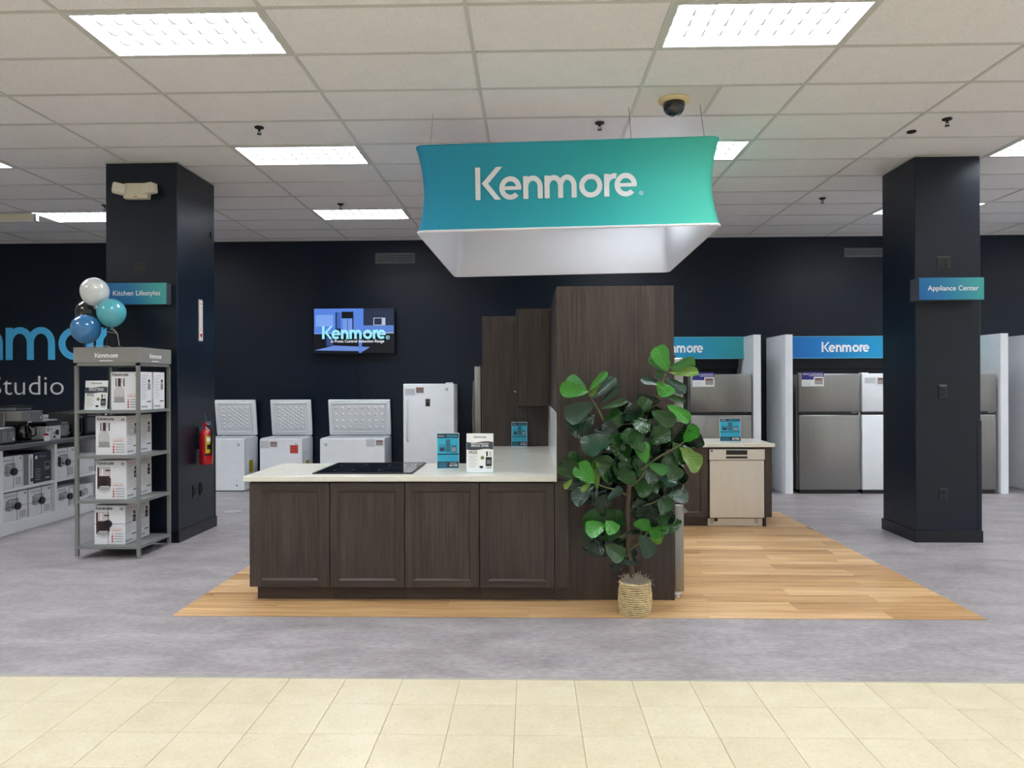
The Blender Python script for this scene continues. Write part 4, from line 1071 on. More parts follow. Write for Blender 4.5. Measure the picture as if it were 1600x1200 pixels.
# ================================================================== DISPLAY RACK
RX0, RX1, RY0, RY1 = -4.157, -3.56, 6.467, 7.045
t = thing('display_rack', ((RX0 + RX1) / 2, (RY0 + RY1) / 2, 0), 'grey metal display rack with lettered header, boxes and balloons', 'rack')
pw_ = .028
for x in (RX0, RX1 - pw_):
    for y in (RY0, RY1 - pw_):
        m = MB(RACK); m.box(x, x + pw_, y, y + pw_, .02, 1.80); p = m.build('post', t)
        m = MB(CHROME); m.cyl((x + pw_ / 2, y + pw_ / 2, .0008), (x + pw_ / 2, y + pw_ / 2, .02), .012, .010, 10); m.build('foot', p)
SHELF = [1.35, .936, .528, .114]
for z in SHELF:
    m = MB(RACK); e = .026
    m.box(RX0 + pw_, RX1 - pw_, RY0, RY0 + .02, z - e, z); m.box(RX0 + pw_, RX1 - pw_, RY1 - .02, RY1, z - e, z)
    m.box(RX0, RX0 + .02, RY0 + pw_, RY1 - pw_, z - e, z); m.box(RX1 - .02, RX1, RY0 + pw_, RY1 - pw_, z - e, z)
    s = m.build('shelf', t)
    m = MB(RACK); m.box(RX0 + .02, RX1 - .02, RY0 + .02, RY1 - .02, z - .006, z - .002); m.build('deck', s)
hd = MB(RACKP); e = .004
hd.box(RX0 - e, RX1 + e, RY0 - e, RY0 + .004, 1.785, 1.925); hd.box(RX0 - e, RX1 + e, RY1 - .004, RY1 + e, 1.785, 1.925); hd.box(RX0 - e, RX0 + .004, RY0 + .004, RY1 - .004, 1.785, 1.925); hd.box(RX1 - .004, RX1 + e, RY0 + .004, RY1 - .004, 1.785, 1.925)
hd.box(RX0, RX1, RY0, RY1, 1.90, 1.905); h_ = hd.build('header', t)
m = MB(RACK); m.box(RX0, RX1, RY0, RY0 + .022, 1.757, 1.783); m.box(RX1 - .022, RX1, RY0 + .022, RY1, 1.757, 1.783); m.box(RX0, RX0 + .022, RY0 + .022, RY1, 1.757, 1.783); m.box(RX0 + .022, RX1 - .022, RY1 - .022, RY1, 1.757, 1.783); m.build('top_rail', t)
m = MB(WHITEINK); fr = Frame((RX0, RY0 - e, 1.785), (1, 0, 0), (0, 0, 1), .001); fr.logo(m, .195, .045, .215, WHITEINK, 1, bold=True); fr.rect(m, .235, .014, .36, .021, WHITEINK); m.build('front_lettering', h_)
m = MB(WHITEINK); fr = Frame((RX1 + e, RY0, 1.785), (0, 1, 0), (0, 0, 1), .001); fr.logo(m, .18, .045, .215, WHITEINK, 1, bold=True); fr.rect(m, .22, .014, .345, .021, WHITEINK); m.build('side_lettering', h_)

def coffee_box(x0, y0, z, w, d, h, label, kind, tagged=False):
    t = thing('appliance_box', (x0 + w / 2, y0 + d / 2, z), label, 'box', 'coffee maker boxes on the display rack')
    m = MB(CARDW); m.box(x0, x0 + w, y0, y0 + d, z, z + h, bev=.0015); m.build('carton', t)
    p = MB(INK); fr = Frame((x0, y0, z), (1, 0, 0), (0, 0, 1), .0008)
    fr.logo(p, .05 * w, .885 * h, .55 * w, INK, 1, bold=True); fr.rect(p, .83 * w, .87 * h, .94 * w, .94 * h, INKG); fr.rect(p, .85 * w, .885 * h, .92 * w, .90 * h, CARDW, 2)
    if kind == 'kettle':
        G1 = mat('glass_print', (196, 194, 194), .5); G2 = mat('glass_print_dark', (160, 156, 156), .5)
        fr.poly(p, [(.10 * w, .22 * h), (.46 * w, .22 * h), (.44 * w, .55 * h), (.36 * w, .64 * h), (.18 * w, .64 * h), (.10 * w, .50 * h)], G1)
        fr.poly(p, [(.11 * w, .22 * h), (.45 * w, .22 * h), (.45 * w, .34 * h), (.11 * w, .34 * h)], G2, 2)
        for q in range(4): fr.rect(p, (.16 + .075 * q) * w, .36 * h, (.175 + .075 * q) * w, .6 * h, CARDW, 2)
        fr.rect(p, .16 * w, .62 * h, .46 * w, .83 * h, INKL, 2); fr.rect(p, .16 * w, .62 * h, .19 * w, .83 * h, COFFEE, 3); fr.rect(p, .24 * w, .62 * h, .34 * w, .83 * h, COFFEE, 3); fr.rect(p, .35 * w, .62 * h, .41 * w, .70 * h, CARDW, 4); fr.rect(p, .43 * w, .62 * h, .465 * w, .83 * h, COFFEE, 3)
        fr.rect(p, .08 * w, .20 * h, .48 * w, .225 * h, INKG, 2)
    else:
        fr.poly(p, [(.08 * w, .20 * h), (.30 * w, .15 * h), (.50 * w, .21 * h), (.50 * w, .26 * h), (.08 * w, .27 * h)], INKL); fr.poly(p, [(.10 * w, .255 * h), (.30 * w, .22 * h), (.48 * w, .26 * h), (.48 * w, .32 * h), (.10 * w, .32 * h)], mat('chrome_print', (170, 168, 172), .4), 2)
        fr.rect(p, .06 * w, .27 * h, .47 * w, .82 * h, COFFEE, 1); fr.rect(p, .12 * w, .60 * h, .46 * w, .83 * h, mat('steel_print', (206, 196, 194), .4), 2); fr.rect(p, .46 * w, .33 * h, .5 * w, .55 * h, COFFEE, 2)
        fr.rect(p, .20 * w, .62 * h, .25 * w, .80 * h, CARDW, 3); fr.rect(p, .32 * w, .725 * h, .48 * w, .76 * h, INK, 3)
        fr.disc(p, .28 * w, .44 * h, .13 * w, mat('carafe_print', (40, 22, 26), .4), 3, ry=.10 * h); fr.rect(p, .16 * w, .325 * h, .45 * w, .345 * h, CARDW, 3)
    fr.text(p, '12-Cup Glass', .56 * w, .395 * h, .34 * w, INKO, 1); fr.text(p, 'Coffeemaker', .56 * w, .345 * h, .34 * w, INKR, 1)
    for q in range(4):
        z_ = (.06 + .065 * q) * h; fr.disc(p, .585 * w, z_ + .02 * h, .032 * w, INKR if q < 3 else INKO, 1); fr.rect(p, .65 * w, z_, .96 * w, z_ + .04 * h, INKL, 1); fr.rect(p, .66 * w, z_ + .015 * h, .9 * w, z_ + .024 * h, INKG, 2)
    p.build('front_print', t)
    p = MB(INK); fr = Frame((x0 + w, y0, z), (0, 1, 0), (0, 0, 1), .0008)
    for q in range(11): fr.rect(p, .08 * d, (.28 + .055 * q) * h, (.52 if q % 3 else .40) * d, (.29 + .055 * q) * h, INKG)
    fr.rect(p, .62 * d, .52 * h, .86 * d, .70 * h, INK if kind != 'kettle' else INKG); fr.rect(p, .66 * d, .72 * h, .82 * d, .80 * h, INK); fr.rect(p, .68 * d, .56 * h, .8 * d, .64 * h, GREYPL, 2)
    fr.rect(p, .10 * d, .90 * h, .6 * d, .915 * h, INKO); fr.rect(p, .55 * d, .2 * h, .9 * d, .225 * h, INK); fr.logo(p, .08 * d, .06 * h, .5 * d, INK)
    p.build('side_print', t)
    if tagged:
        k = MB(BLACK); k.cyl((x0 + .45 * w, y0 - .022, z + .53 * h), (x0 + .45 * w, y0 - .001, z + .53 * h), .037, .037, 20); s = k.build('security_tag', t)
        k = MB(RUB); zz = z + .53 * h; r = .0015
        k.tube([(x0 + .45 * w, y0 - .003, z), (x0 + .45 * w, y0 - .003, z + h + .002), (x0 + .45 * w, y0 + d, z + h + .002)], r, 4); k.tube([(x0 - .002, y0 - .003, zz), (x0 + w + .002, y0 - .003, zz), (x0 + w + .002, y0 + d, zz)], r, 4); k.build('security_cable', s)
    return t
bw, bd, bh = .288, .205, .36
coffee_box(-3.857, 6.535, 1.3505, .275, .20, .352, 'kettle style coffee maker box on the top rack shelf, in front', 'kettle')
coffee_box(-3.86, 6.775, 1.3505, .275, .20, .352, 'kettle style coffee maker box on the top rack shelf, behind', 'kettle')
coffee_box(-4.003, 6.535, .9365, bw, bd, bh, 'kettle style coffee maker box on the second rack shelf, in front', 'kettle')
coffee_box(-4.005, 6.775, .9365, bw, bd, bh, 'kettle style coffee maker box on the second rack shelf, behind', 'kettle')
coffee_box(-4.005, 6.535, .5285, bw, bd, bh, 'drip coffee maker box on the third rack shelf, without security tag', 'drip')
coffee_box(-4.007, 6.775, .5285, bw, bd, bh, 'drip coffee maker box on the third rack shelf, behind', 'drip')
coffee_box(-4.018, 6.535, .1145, bw, bd, bh, 'drip coffee maker box with black security tag on bottom rack shelf', 'drip', True)
coffee_box(-4.03, 6.775, .1145, bw, bd, bh, 'drip coffee maker box on the bottom rack shelf, behind', 'drip')
promo_white(-4.005, 6.54, 1.351, .208, .272, 'white special offer sign on the top shelf of the rack')
# balloons
BAL = [((-4.119, 6.72, 2.47), .126, (226, 228, 226), 'white balloon at the top of the bunch above the rack'), ((-4.262, 6.87, 2.285), .125, (14, 15, 17), 'black balloon at the back of the bunch above the rack'),
       ((-3.959, 6.72, 2.271), .128, (92, 186, 200), 'turquoise balloon in front of the Kitchen Lifestyles sign'), ((-4.151, 6.63, 2.112), .128, (50, 122, 178), 'blue balloon lowest in the bunch above the rack')]
for c, r, rgb, lab in BAL:
    bmname = lab.split()[0] + '_latex'
    t = thing('balloon', (c[0], c[1], c[2] - r * 1.2), lab, 'balloon', 'balloons tied above the rack')
    prof = []
    for i in range(19):
        a = -math.pi / 2 + math.pi * i / 18
        rr = r * math.cos(a); zz = r * math.sin(a)
        if zz < 0: zz *= 1.14
        prof.append((max(rr, .004), zz))
    m = MB(mat(bmname, rgb, .12, spec=.6, coat=.8)); m.lathe(prof, c, 32); m.build('skin', t)
    m = MB(m.cur); m.lathe([(.014, -r * 1.14 - .02), (.005, -r * 1.14), (.006, -r * 1.14 + .006)], c, 12); m.build('knot', t)
    m = MB(mat('pink_white_ribbon', (226, 216, 216), .6)); a = (-3.90, 6.76, 1.906)
    k0 = Vector((c[0], c[1], c[2] - r * 1.14 - .02)); k1 = Vector((-3.915, 6.74, 2.07 if c[2] > 2.2 else 2.0))
    if c[2] < 2.2: k0 = k0; k1 = Vector((-3.99, 6.70, 1.95))
    m.tube([k0, (k0 + k1) / 2 + Vector((.01, .0, .0)), k1, Vector(a)], .0025, 5); m.build('ribbon', t)
m = MB(mat('foil_weight', (60, 62, 66), .3, metal=.6)); m.lathe([(.03, 0), (.035, .03), (.02, .045), (.006, .05)], (-3.90, 6.76, 1.9055), 14); tag(m.build('balloon_weight'), 'small foil weight holding the balloon ribbons on rack top', 'weight')

# ================================================================== WHITE SHELF UNIT ON THE LEFT
WX = -5.51; WD = .62
t = thing('shelf_unit', (WX - WD / 2, 8.2, 0), 'long white cubby shelf unit with dark top, behind the rack', 'shelf unit')
divs = [6.50, 7.372, 8.23, 9.088, 9.946]
TOPZ = .90
m = MB(WHITEP); m.box(WX - WD, WX - WD + .02, divs[0], divs[-1] + .03, .12, TOPZ); m.build('back_panel', t)
m = MB(WHITEP); m.box(WX - WD, WX, divs[0] - .02, divs[-1] + .03, .002, .125, bev=.002); m.build('plinth', t)
for i, d in enumerate(divs):
    m = MB(WHITEP); m.box(WX - WD + .02, WX, d - .02, d + .02, .126, TOPZ - .001); m.build('divider', t)
    if i < 4:
        m = MB(WHITEP); m.box(WX - WD + .02, WX - .003, d + .021, divs[i + 1] - .021, .455, .485); m.build('shelf', t)
m = MB(mat('dark_grey_top', (92, 94, 98), .4, var=.08)); m.box(WX - WD - .03, WX + .02, divs[0] - .04, divs[-1] + .05, TOPZ, TOPZ + .045, bev=.003); m.build('top', t)

def store_box(y0, y1, z, h, depth, label, style, tagged, xf=WX - .035, group='boxed appliances in the shelf unit'):
    t = thing('appliance_box', (xf - depth / 2, (y0 + y1) / 2, z), label, 'box', group)
    M_ = CARDN if style == 'navy' else CARDW
    m = MB(M_); m.box(xf - depth, xf, y0, y1, z, z + h, bev=.002); m.build('carton', t)
    w = y1 - y0; p = MB(INK); fr = Frame((xf, y0, z), (0, 1, 0), (0, 0, 1), .0008)
    if style == 'navy':
        fr.rect(p, .05 * w, .78 * h, .18 * w, .88 * h, PAPER)
        for q in range(5): fr.rect(p, .06 * w, (.1 + .08 * q) * h, .36 * w, (.125 + .08 * q) * h, INKG)
        fr.rect(p, .62 * w, .38 * h, .93 * w, .66 * h, GREYPL); fr.rect(p, .67 * w, .5 * h, .88 * w, .62 * h, INK, 2); fr.rect(p, .66 * w, .1 * h, .92 * w, .14 * h, INKL); fr.logo(p, .3 * w, .82 * h, .4 * w, INKG)
    elif style == 'slim':
        fr.rect(p, 0, 0, .5 * w, h, GREYPL); fr.rect(p, .62 * w, .1 * h, .9 * w, .9 * h, INKL); fr.rect(p, .7 * w, .08 * h, .95 * w, .2 * h, INKN, 2)
        for q in range(6): fr.rect(p, .66 * w, (.3 + .09 * q) * h, .86 * w, (.35 + .09 * q) * h, INKG, 2)
    else:
        fr.logo(p, .08 * w, .84 * h, .45 * w, INKG)
        if style == 'toaster' or style == 'toaster2':
            g = mat('steel_print2', (176, 178, 184), .4)
            fr.poly(p, [(.12 * w, .42 * h), (.30 * w, .36 * h), (.30 * w, .70 * h), (.14 * w, .74 * h)], INKG if style == 'toaster' else INK); fr.poly(p, [(.30 * w, .36 * h), (.68 * w, .44 * h), (.66 * w, .76 * h), (.30 * w, .70 * h)], g)
            fr.poly(p, [(.14 * w, .74 * h), (.30 * w, .70 * h), (.66 * w, .76 * h), (.5 * w, .80 * h)], INKL, 2)
            for q in range(4): fr.poly(p, [((.2 + .1 * q) * w, .735 * h), ((.25 + .1 * q) * w, .735 * h), ((.28 + .1 * q) * w, .78 * h), ((.23 + .1 * q) * w, .78 * h)], INK, 3)
            fr.rect(p, .36 * w, .46 * h, .38 * w, .64 * h, INK, 3); fr.disc(p, .42 * w, .48 * h, .025 * w, INK, 3)
        for q in range(5): fr.rect(p, .66 * w, (.08 + .05 * q) * h, .95 * w, (.105 + .05 * q) * h, INKG)
        fr.rect(p, .86 * w, .86 * h, .95 * w, .94 * h, INKG)
    p.build('front_print', t)
    if tagged:
        yy = y0 + tagged * w; zz = z + .5 * h
        k = MB(BLACK); k.cyl((xf + .001, yy, zz), (xf + .022, yy, zz), .04, None, 18); s = k.build('security_tag', t)
        k = MB(RUB); k.tube([(xf + .002, yy, z + .001), (xf + .002, yy, z + h + .001)], .0018, 4); k.tube([(xf + .002, y0, zz), (xf + .002, y1, zz)], .0018, 4); k.build('security_cable', s)
    return t
TS, BS = .4856, .1256
store_box(7.42, 7.725, TS, .34, .3, 'white toaster box with black security tag, upper left cubby', 'toaster', .55)
store_box(7.745, 7.90, TS, .33, .3, 'slim white and grey box between two boxes, upper cubby', 'slim', 0)
store_box(7.915, 8.195, TS, .345, .3, 'dark navy appliance box in the upper cubby', 'navy', 0)
store_box(7.42, 7.80, BS, .31, .3, 'white four slot toaster box with tag, lower left cubby front', 'toaster', .58)
store_box(7.83, 8.19, BS, .305, .3, 'white four slot toaster box with tag, lower cubby beside divider', 'toaster', .55)
store_box(8.27, 8.62, TS, .35, .3, 'white box with black sided toaster picture, upper middle cubby', 'toaster2', .62)
store_box(8.66, 9.03, TS, .24, .3, 'white lined box seen through the rack, upper middle cubby', 'plain', 0)
store_box(8.29, 8.60, BS, .245, .3, 'white two slot toaster box with tag, lower middle cubby', 'toaster', .75)
store_box(8.66, 9.0, BS, .22, .3, 'white box with black toaster picture seen through the rack, lower cubby', 'toaster2', 0)
store_box(9.13, 9.45, TS, .3, .3, 'white appliance box in the upper far cubby near column', 'plain', 0)
store_box(9.13, 9.45, BS, .3, .3, 'white toaster box in the lower far cubby near column', 'toaster', 0)
# appliances on top
TZ = TOPZ + .0455
def toaster(y0, y1, x1, label, h=.19):
    x0 = x1 - .28
    t = thing('toaster', ((x0 + x1) / 2, (y0 + y1) / 2, TZ), label, 'toaster', 'toasters on the shelf unit')
    m = MB(STEEL); m.box(x0, x1, y0, y1, TZ + .012, TZ + h, bev=.025, seg=3); m.build('body', t)
    m = MB(BLACK); m.box(x0 + .01, x1 - .01, y0 + .01, y1 - .01, TZ + .0008, TZ + .012); m.build('base', t)
    yc = (y0 + y1) / 2
    for q in (-.03, .03):
        m = MB(BLACK); m.box(x0 + .05, x1 - .05, yc + q - .014, yc + q + .014, TZ + h - .0005, TZ + h + .002); m.build('slot', t)
    m = MB(GREYPL); m.box(x1 - .001, x1 + .003, yc - .02, yc + .02, TZ + .05, TZ + .16); m.box(x1 + .003, x1 + .022, yc - .025, yc + .025, TZ + .115, TZ + .128, bev=.003); m.build('lever', t)
    m = MB(CHROME); m.cyl((x1, yc + .05, TZ + .06), (x1 + .016, yc + .05, TZ + .06), .016, None, 14); m.build('dial', t)
toaster(7.42, 7.66, -5.56, 'stainless toaster at the left photo edge on the shelf unit')
toaster(8.47, 8.66, -5.62, 'stainless toaster between the boxed appliance and black box')
t = thing('coffee_maker', (-5.76, 7.93, TZ), 'steel coffee maker with bean hopper on the shelf unit', 'coffee maker')
cx0, cx1, cy0, cy1 = -5.93, -5.585, 7.76, 8.12
m = MB(STEEL); m.box(cx0, cx0 + .16, cy0, cy1 - .005, TZ + .02, TZ + .345, bev=.008); m.build('tower', t)
m = MB(STEEL); m.box(cx0 + .16, cx1, cy0 + .01, cy1, TZ + .235, TZ + .35, bev=.008); hd = m.build('brew_head', t)
m = MB(GREYPL); m.box(cx1 - .002, cx1 + .004, cy0 + .16, cy1 - .02, TZ + .25, TZ + .34, bev=.002); m.cyl((cx1 + .004, cy1 - .07, TZ + .27), (cx1 + .018, cy1 - .07, TZ + .27), .016, None, 14, CHROME); m.build('control_panel', hd)
m = MB(BLACK); m.box(cx0, cx1 + .01, cy0, cy1, TZ + .0008, TZ + .02, bev=.004); m.build('base', t)
m = MB(mat('dark_carafe_glass', (18, 18, 20), .06, coat=.5)); m.lathe([(.07, .022), (.078, .05), (.076, .12), (.05, .175), (.055, .19)], (cx0 + .25, cy0 + .18, TZ), 20); cf = m.build('carafe', t)
m = MB(BLACK); m.tube([(cx0 + .32, cy0 + .20, TZ + .17), (cx0 + .365, cy0 + .21, TZ + .165), (cx0 + .37, cy0 + .21, TZ + .08), (cx0 + .325, cy0 + .2, TZ + .06)], .01, 8); m.build('handle', cf)
m = MB(BLACK); m.box(cx0 + .16, cx0 + .175, cy0 + .02, cy1 - .01, TZ + .02, TZ + .235); m.build('back_plate', t)
m = MB(GLASSJ); m.box(cx0 + .03, cx0 + .26, cy0 + .05, cy1 - .06, TZ + .352, TZ + .395, bev=.012, seg=2); hp = m.build('hopper', t)
m = MB(BLACK); m.box(cx0 + .02, cx0 + .27, cy0 + .04, cy1 - .05, TZ + .396, TZ + .408, bev=.004); m.build('lid', hp)
t = thing('blender', (-5.86, 7.55, TZ), 'blender with clear jar at the left photo edge, behind toaster', 'blender')
m = MB(STEEL); m.lathe([(.085, .001), (.09, .02), (.075, .12), (.055, .14)], (-5.95, 7.62, TZ), 24); m.build('motor_base', t)
m = MB(GLASSJ); m.lathe([(.05, .142), (.062, .16), (.078, .37), (.08, .375)], (-5.95, 7.62, TZ), 24); j = m.build('jar', t)
m = MB(BLACK); m.lathe([(.083, .376), (.083, .40), (.04, .405), (.04, .425)], (-5.95, 7.62, TZ), 24); m.build('lid', j)
m = MB(BLACK); m.tube([(-5.87, 7.62, TZ + .35), (-5.83, 7.62, TZ + .34), (-5.825, 7.62, TZ + .2), (-5.88, 7.62, TZ + .18)], .011, 8); m.build('handle', j)
t = thing('appliance_box', (-5.72, 8.33, TZ), 'small white box with dark lid picture on the shelf unit top', 'box')
m = MB(CARDW); m.box(-5.80, -5.60, 8.19, 8.45, TZ + .0005, TZ + .16, bev=.002); m.build('carton', t)
m = MB(BLACK); m.box(-5.81, -5.59, 8.185, 8.455, TZ + .1605, TZ + .205, bev=.006); m.box(-5.78, -5.62, 8.20, 8.44, TZ + .205, TZ + .235, GREYPL, bev=.01); m.build('lid', t)
m = MB(INK); fr = Frame((-5.60, 8.19, TZ), (0, 1, 0), (0, 0, 1), .0008); fr.rect(m, .02, .1, .06, .14, INKG); fr.rect(m, .08, .11, .11, .135, INKG); fr.rect(m, .17, .05, .23, .11, INK); fr.rect(m, .13, .06, .17, .09, INKG); fr.disc(m, .15, .03, .018, INK); fr.rect(m, .08, .02, .12, .1, INKL); m.build('front_print', t)
t = thing('display_card', (-5.95, 8.45, TZ), 'blank white display card behind the small box on shelf unit', 'sign')
m = MB(PAPER); m.box(-5.995, -5.985, 8.32, 8.80, TZ + .001, TZ + .275); m.build('card', t)
m = MB(ACRYL); m.box(-6.03, -5.95, 8.33, 8.79, TZ + .0005, TZ + .0009); m.build('stand', t)
for (y0, y1, h, lab) in ((8.70, 8.885, .30, 'black air fryer box on shelf unit beside the rack post'), (8.93, 9.27, .31, 'black countertop oven seen through the rack')):
    t = thing('black_appliance', (-5.75, (y0 + y1) / 2, TZ), lab, 'appliance', 'black appliances on the shelf unit')
    m = MB(DARKPL); m.box(-5.92, -5.60, y0, y1, TZ + .012, TZ + h, bev=.015, seg=2); m.build('body', t)
    m = MB(GLASSK); m.box(-5.6, -5.594, y0 + .02, y1 - .05, TZ + .05, TZ + h - .08, bev=.002); m.build('window', t)
    m = MB(GREYPL); m.tube([(-5.594, y0 + .04, TZ + h - .06), (-5.57, y0 + .05, TZ + h - .06), (-5.57, y1 - .06, TZ + h - .06), (-5.594, y1 - .05, TZ + h - .06)], .006, 6); m.build('handle', t)
    m = MB(BLACK); m.box(-5.9, -5.62, y0 + .02, y1 - .02, TZ + .0008, TZ + .012); m.build('base', t)
def price_tag(y, x, label, z=TZ, h=.085, w=.085):
    t = thing('price_tag', (x, y, z), label, 'price tag', 'price tags on the shelf unit')
    P = Matrix.Translation((x, y, z)) @ Matrix.Rotation(R(-12), 4, 'Y')
    m = MB(PAPER); m.box(-.003, 0, -w / 2, w / 2, .001, h, M=P); m.build('card', t)
    m = MB(RED); q = P.to_3x3(); fr = Frame(P @ Vector((0, -w / 2, .001)), q @ Vector((0, 1, 0)), q @ Vector((0, 0, 1)), .0008); fr.rect(m, 0, .7 * h, w, h - .002, RED); fr.rect(m, .1 * w, .42 * h, .9 * w, .5 * h, INKO)
    for i in range(2): fr.rect(m, .1 * w, (.14 + .12 * i) * h, .8 * w, (.18 + .12 * i) * h, INKL)
    m.build('print', t)
price_tag(8.12, -5.535, 'small red topped price tag in front of the coffee maker')
t = thing('price_tag', (-5.56, 9.30, TZ), 'tall red topped price tag seen through the rack', 'price tag', 'price tags on the shelf unit')
m = MB(PAPER); m.box(-5.563, -5.56, 9.285, 9.375, TZ + .001, TZ + .26); m.build('card', t)
m = MB(RED); fr = Frame((-5.56, 9.285, TZ), (0, 1, 0), (0, 0, 1), .001); fr.rect(m, 0, .2, .09, .235, RED); fr.text(m, '$3', .015, .135, .06, INK, 1); m.build('print', t)

# ================================================================== POTTED FIDDLE LEAF FIG
PXC, PYC = .710, 4.97
S_ = .00441
def pp(px, py, dy=0.0): return Vector((PXC + (px - 992) * S_ * (1 + dy / 4.97), PYC + dy, 1.829 - (py - 542) * S_ + (py - 600) * -S_ * dy / 4.97))
plant = thing('potted_fig_tree', (PXC, PYC, 0.0035), 'fiddle leaf fig in a woven basket in front of the tall panel', 'plant')
# basket of stacked rope coils
BASK = mat('seagrass_rope', (206, 184, 138), .8, var=.25, scale=40, bump=.5, bscale=220)
BASKD = mat('seagrass_gap_shade', (74, 52, 30), .9, var=.3, scale=30)
NC = 15; bk = MB(BASK)
for i in range(NC):
    z = .010 + i * .0148; r = .093 + .017 * math.sin(math.pi * min(1, (i + 2) / 14) * .8)
    n, q = 40, 6; V = []
    for a in range(n):
        A = 2 * math.pi * a / n; jit = .0012 * math.sin(a * 3.1 + i * 2.3) 
        for b in range(q):
            B = 2 * math.pi * b / q; V.append((PXC + (r + jit + .0075 * math.cos(B)) * math.cos(A), PYC + (r + jit + .0075 * math.cos(B)) * math.sin(A), z + .0066 * math.sin(B) + .0015 * math.sin(a * .9 + i)))
    F = [(a * q + b, ((a + 1) % n) * q + b, ((a + 1) % n) * q + (b + 1) % q, a * q + (b + 1) % q) for a in range(n) for b in range(q)]
    bk.add(V, F, BASK, True)
bk.lathe([(.092, .004), (.106, .08), (.106, .16), (.100, .205)], (PXC, PYC, 0), 32, BASKD)  # dark core behind the coils: shade of their gaps put into its colour
pot = bk.build('basket', plant, kind=None)
# dry moss
ms = MB(mat('dried_moss', (172, 162, 146), .9, var=.25, scale=60)); rng = random.Random(3)
for i in range(260):
    a = rng.uniform(0, 6.283); r = .085 * math.sqrt(rng.random()); c = Vector((PXC + r * math.cos(a), PYC + r * math.sin(a), .215 + .028 * (1 - (r / .09) ** 2) + rng.uniform(0, .012)))
    pts = [c]; d = Vector((rng.uniform(-1, 1), rng.uniform(-1, 1), rng.uniform(-.2, .6)))
    for k in range(4):
        d = (d + Vector((rng.uniform(-.8, .8), rng.uniform(-.8, .8), rng.uniform(-.7, .4)))).normalized(); pts.append(pts[-1] + d * rng.uniform(.008, .018))
    ms.tube(pts, rng.uniform(.0012, .0022), 4)
for i in range(7):
    a = R(-40 + rng.uniform(-25, 25)); c = Vector((PXC + .10 * math.cos(a), PYC + .10 * math.sin(a), .235)); pts = [c]
    for k in range(6): pts.append(pts[-1] + Vector((rng.uniform(-.002, .012) if k < 2 else rng.uniform(-.006, .005), rng.uniform(-.008, .004), .002 if k == 0 else -rng.uniform(.012, .024))))
    ms.tube(pts, .0013, 4)
ms.lathe([(.06, .18), (.098, .20), (.09, .215), (.04, .225)], (PXC, PYC, 0), 20, mat('dried_moss', (150, 138, 118)))
ms.build('moss', plant, kind='stuff')
# trunk and branches
BARK = mat('fig_bark', (84, 70, 58), .85, var=.25, scale=30, stretch=(1, 1, .3), bump=.4, bscale=80)
STEM = mat('fig_green_stem', (98, 100, 66), .7, var=.2, scale=20)
def smooth_path(pts, n=5):
    P = [pts[0]] + pts + [pts[-1]]; out = []
    for i in range(1, len(P) - 2):
        for k in range(n):
            t = k / n; p0, p1, p2, p3 = P[i - 1], P[i], P[i + 1], P[i + 2]
            out.append(.5 * ((2 * p1) + (-p0 + p2) * t + (2 * p0 - 5 * p1 + 4 * p2 - p3) * t * t + (-p0 + 3 * p1 - 3 * p2 + p3) * t ** 3))
    out.append(P[-2]); return out
def limb(name, pts, r0, r1, m):
    P = smooth_path([pp(*p) for p in pts]); n = len(P)
    b = MB(m); b.tube(P, [r0 + (r1 - r0) * i / (n - 1) for i in range(n)], 8); b.build(name, plant)
limb('trunk', [(988, 924, 0), (987, 890, .0), (982, 850, .01), (981, 800, .0), (983, 760, -.01), (983, 735, .0), (980, 705, .01)], .020, .013, BARK)
limb('branch', [(981, 720, .0), (968, 700, .02), (952, 672, .03), (938, 642, .02), (926, 622, .0), (918, 611, -.02)], .010, .004, STEM)
limb('branch', [(982, 735, .0), (998, 705, .03), (1006, 680, .04), (1012, 650, .04), (1030, 618, .03), (1041, 584, .02)], .010, .004, STEM)
limb('branch', [(983, 755, 0), (1005, 730, -.03), (1030, 712, -.05), (1052, 700, -.06), (1066, 690, -.08)], .009, .004, STEM)
limb('branch', [(983, 775, 0), (965, 765, -.02), (945, 760, -.04), (925, 752, -.06), (908, 745, -.08)], .008, .004, STEM)
limb('branch', [(982, 830, 0), (968, 838, -.03), (955, 830, -.06), (944, 820, -.08)], .007, .004, STEM)
limb('branch', [(983, 858, 0), (995, 850, -.03), (1005, 838, -.05), (1011, 826, -.07)], .007, .004, STEM)
limb('branch', [(981, 800, 0), (1000, 790, .02), (1020, 785, .02), (1040, 775, .0)], .007, .004, STEM)
limb('branch', [(983, 762, 0), (1000, 745, -.06), (1010, 724, -.10)], .006, .004, STEM)
limb('branch', [(983, 865, 0), (974, 868, -.02), (966, 862, -.04)], .006, .003, STEM)
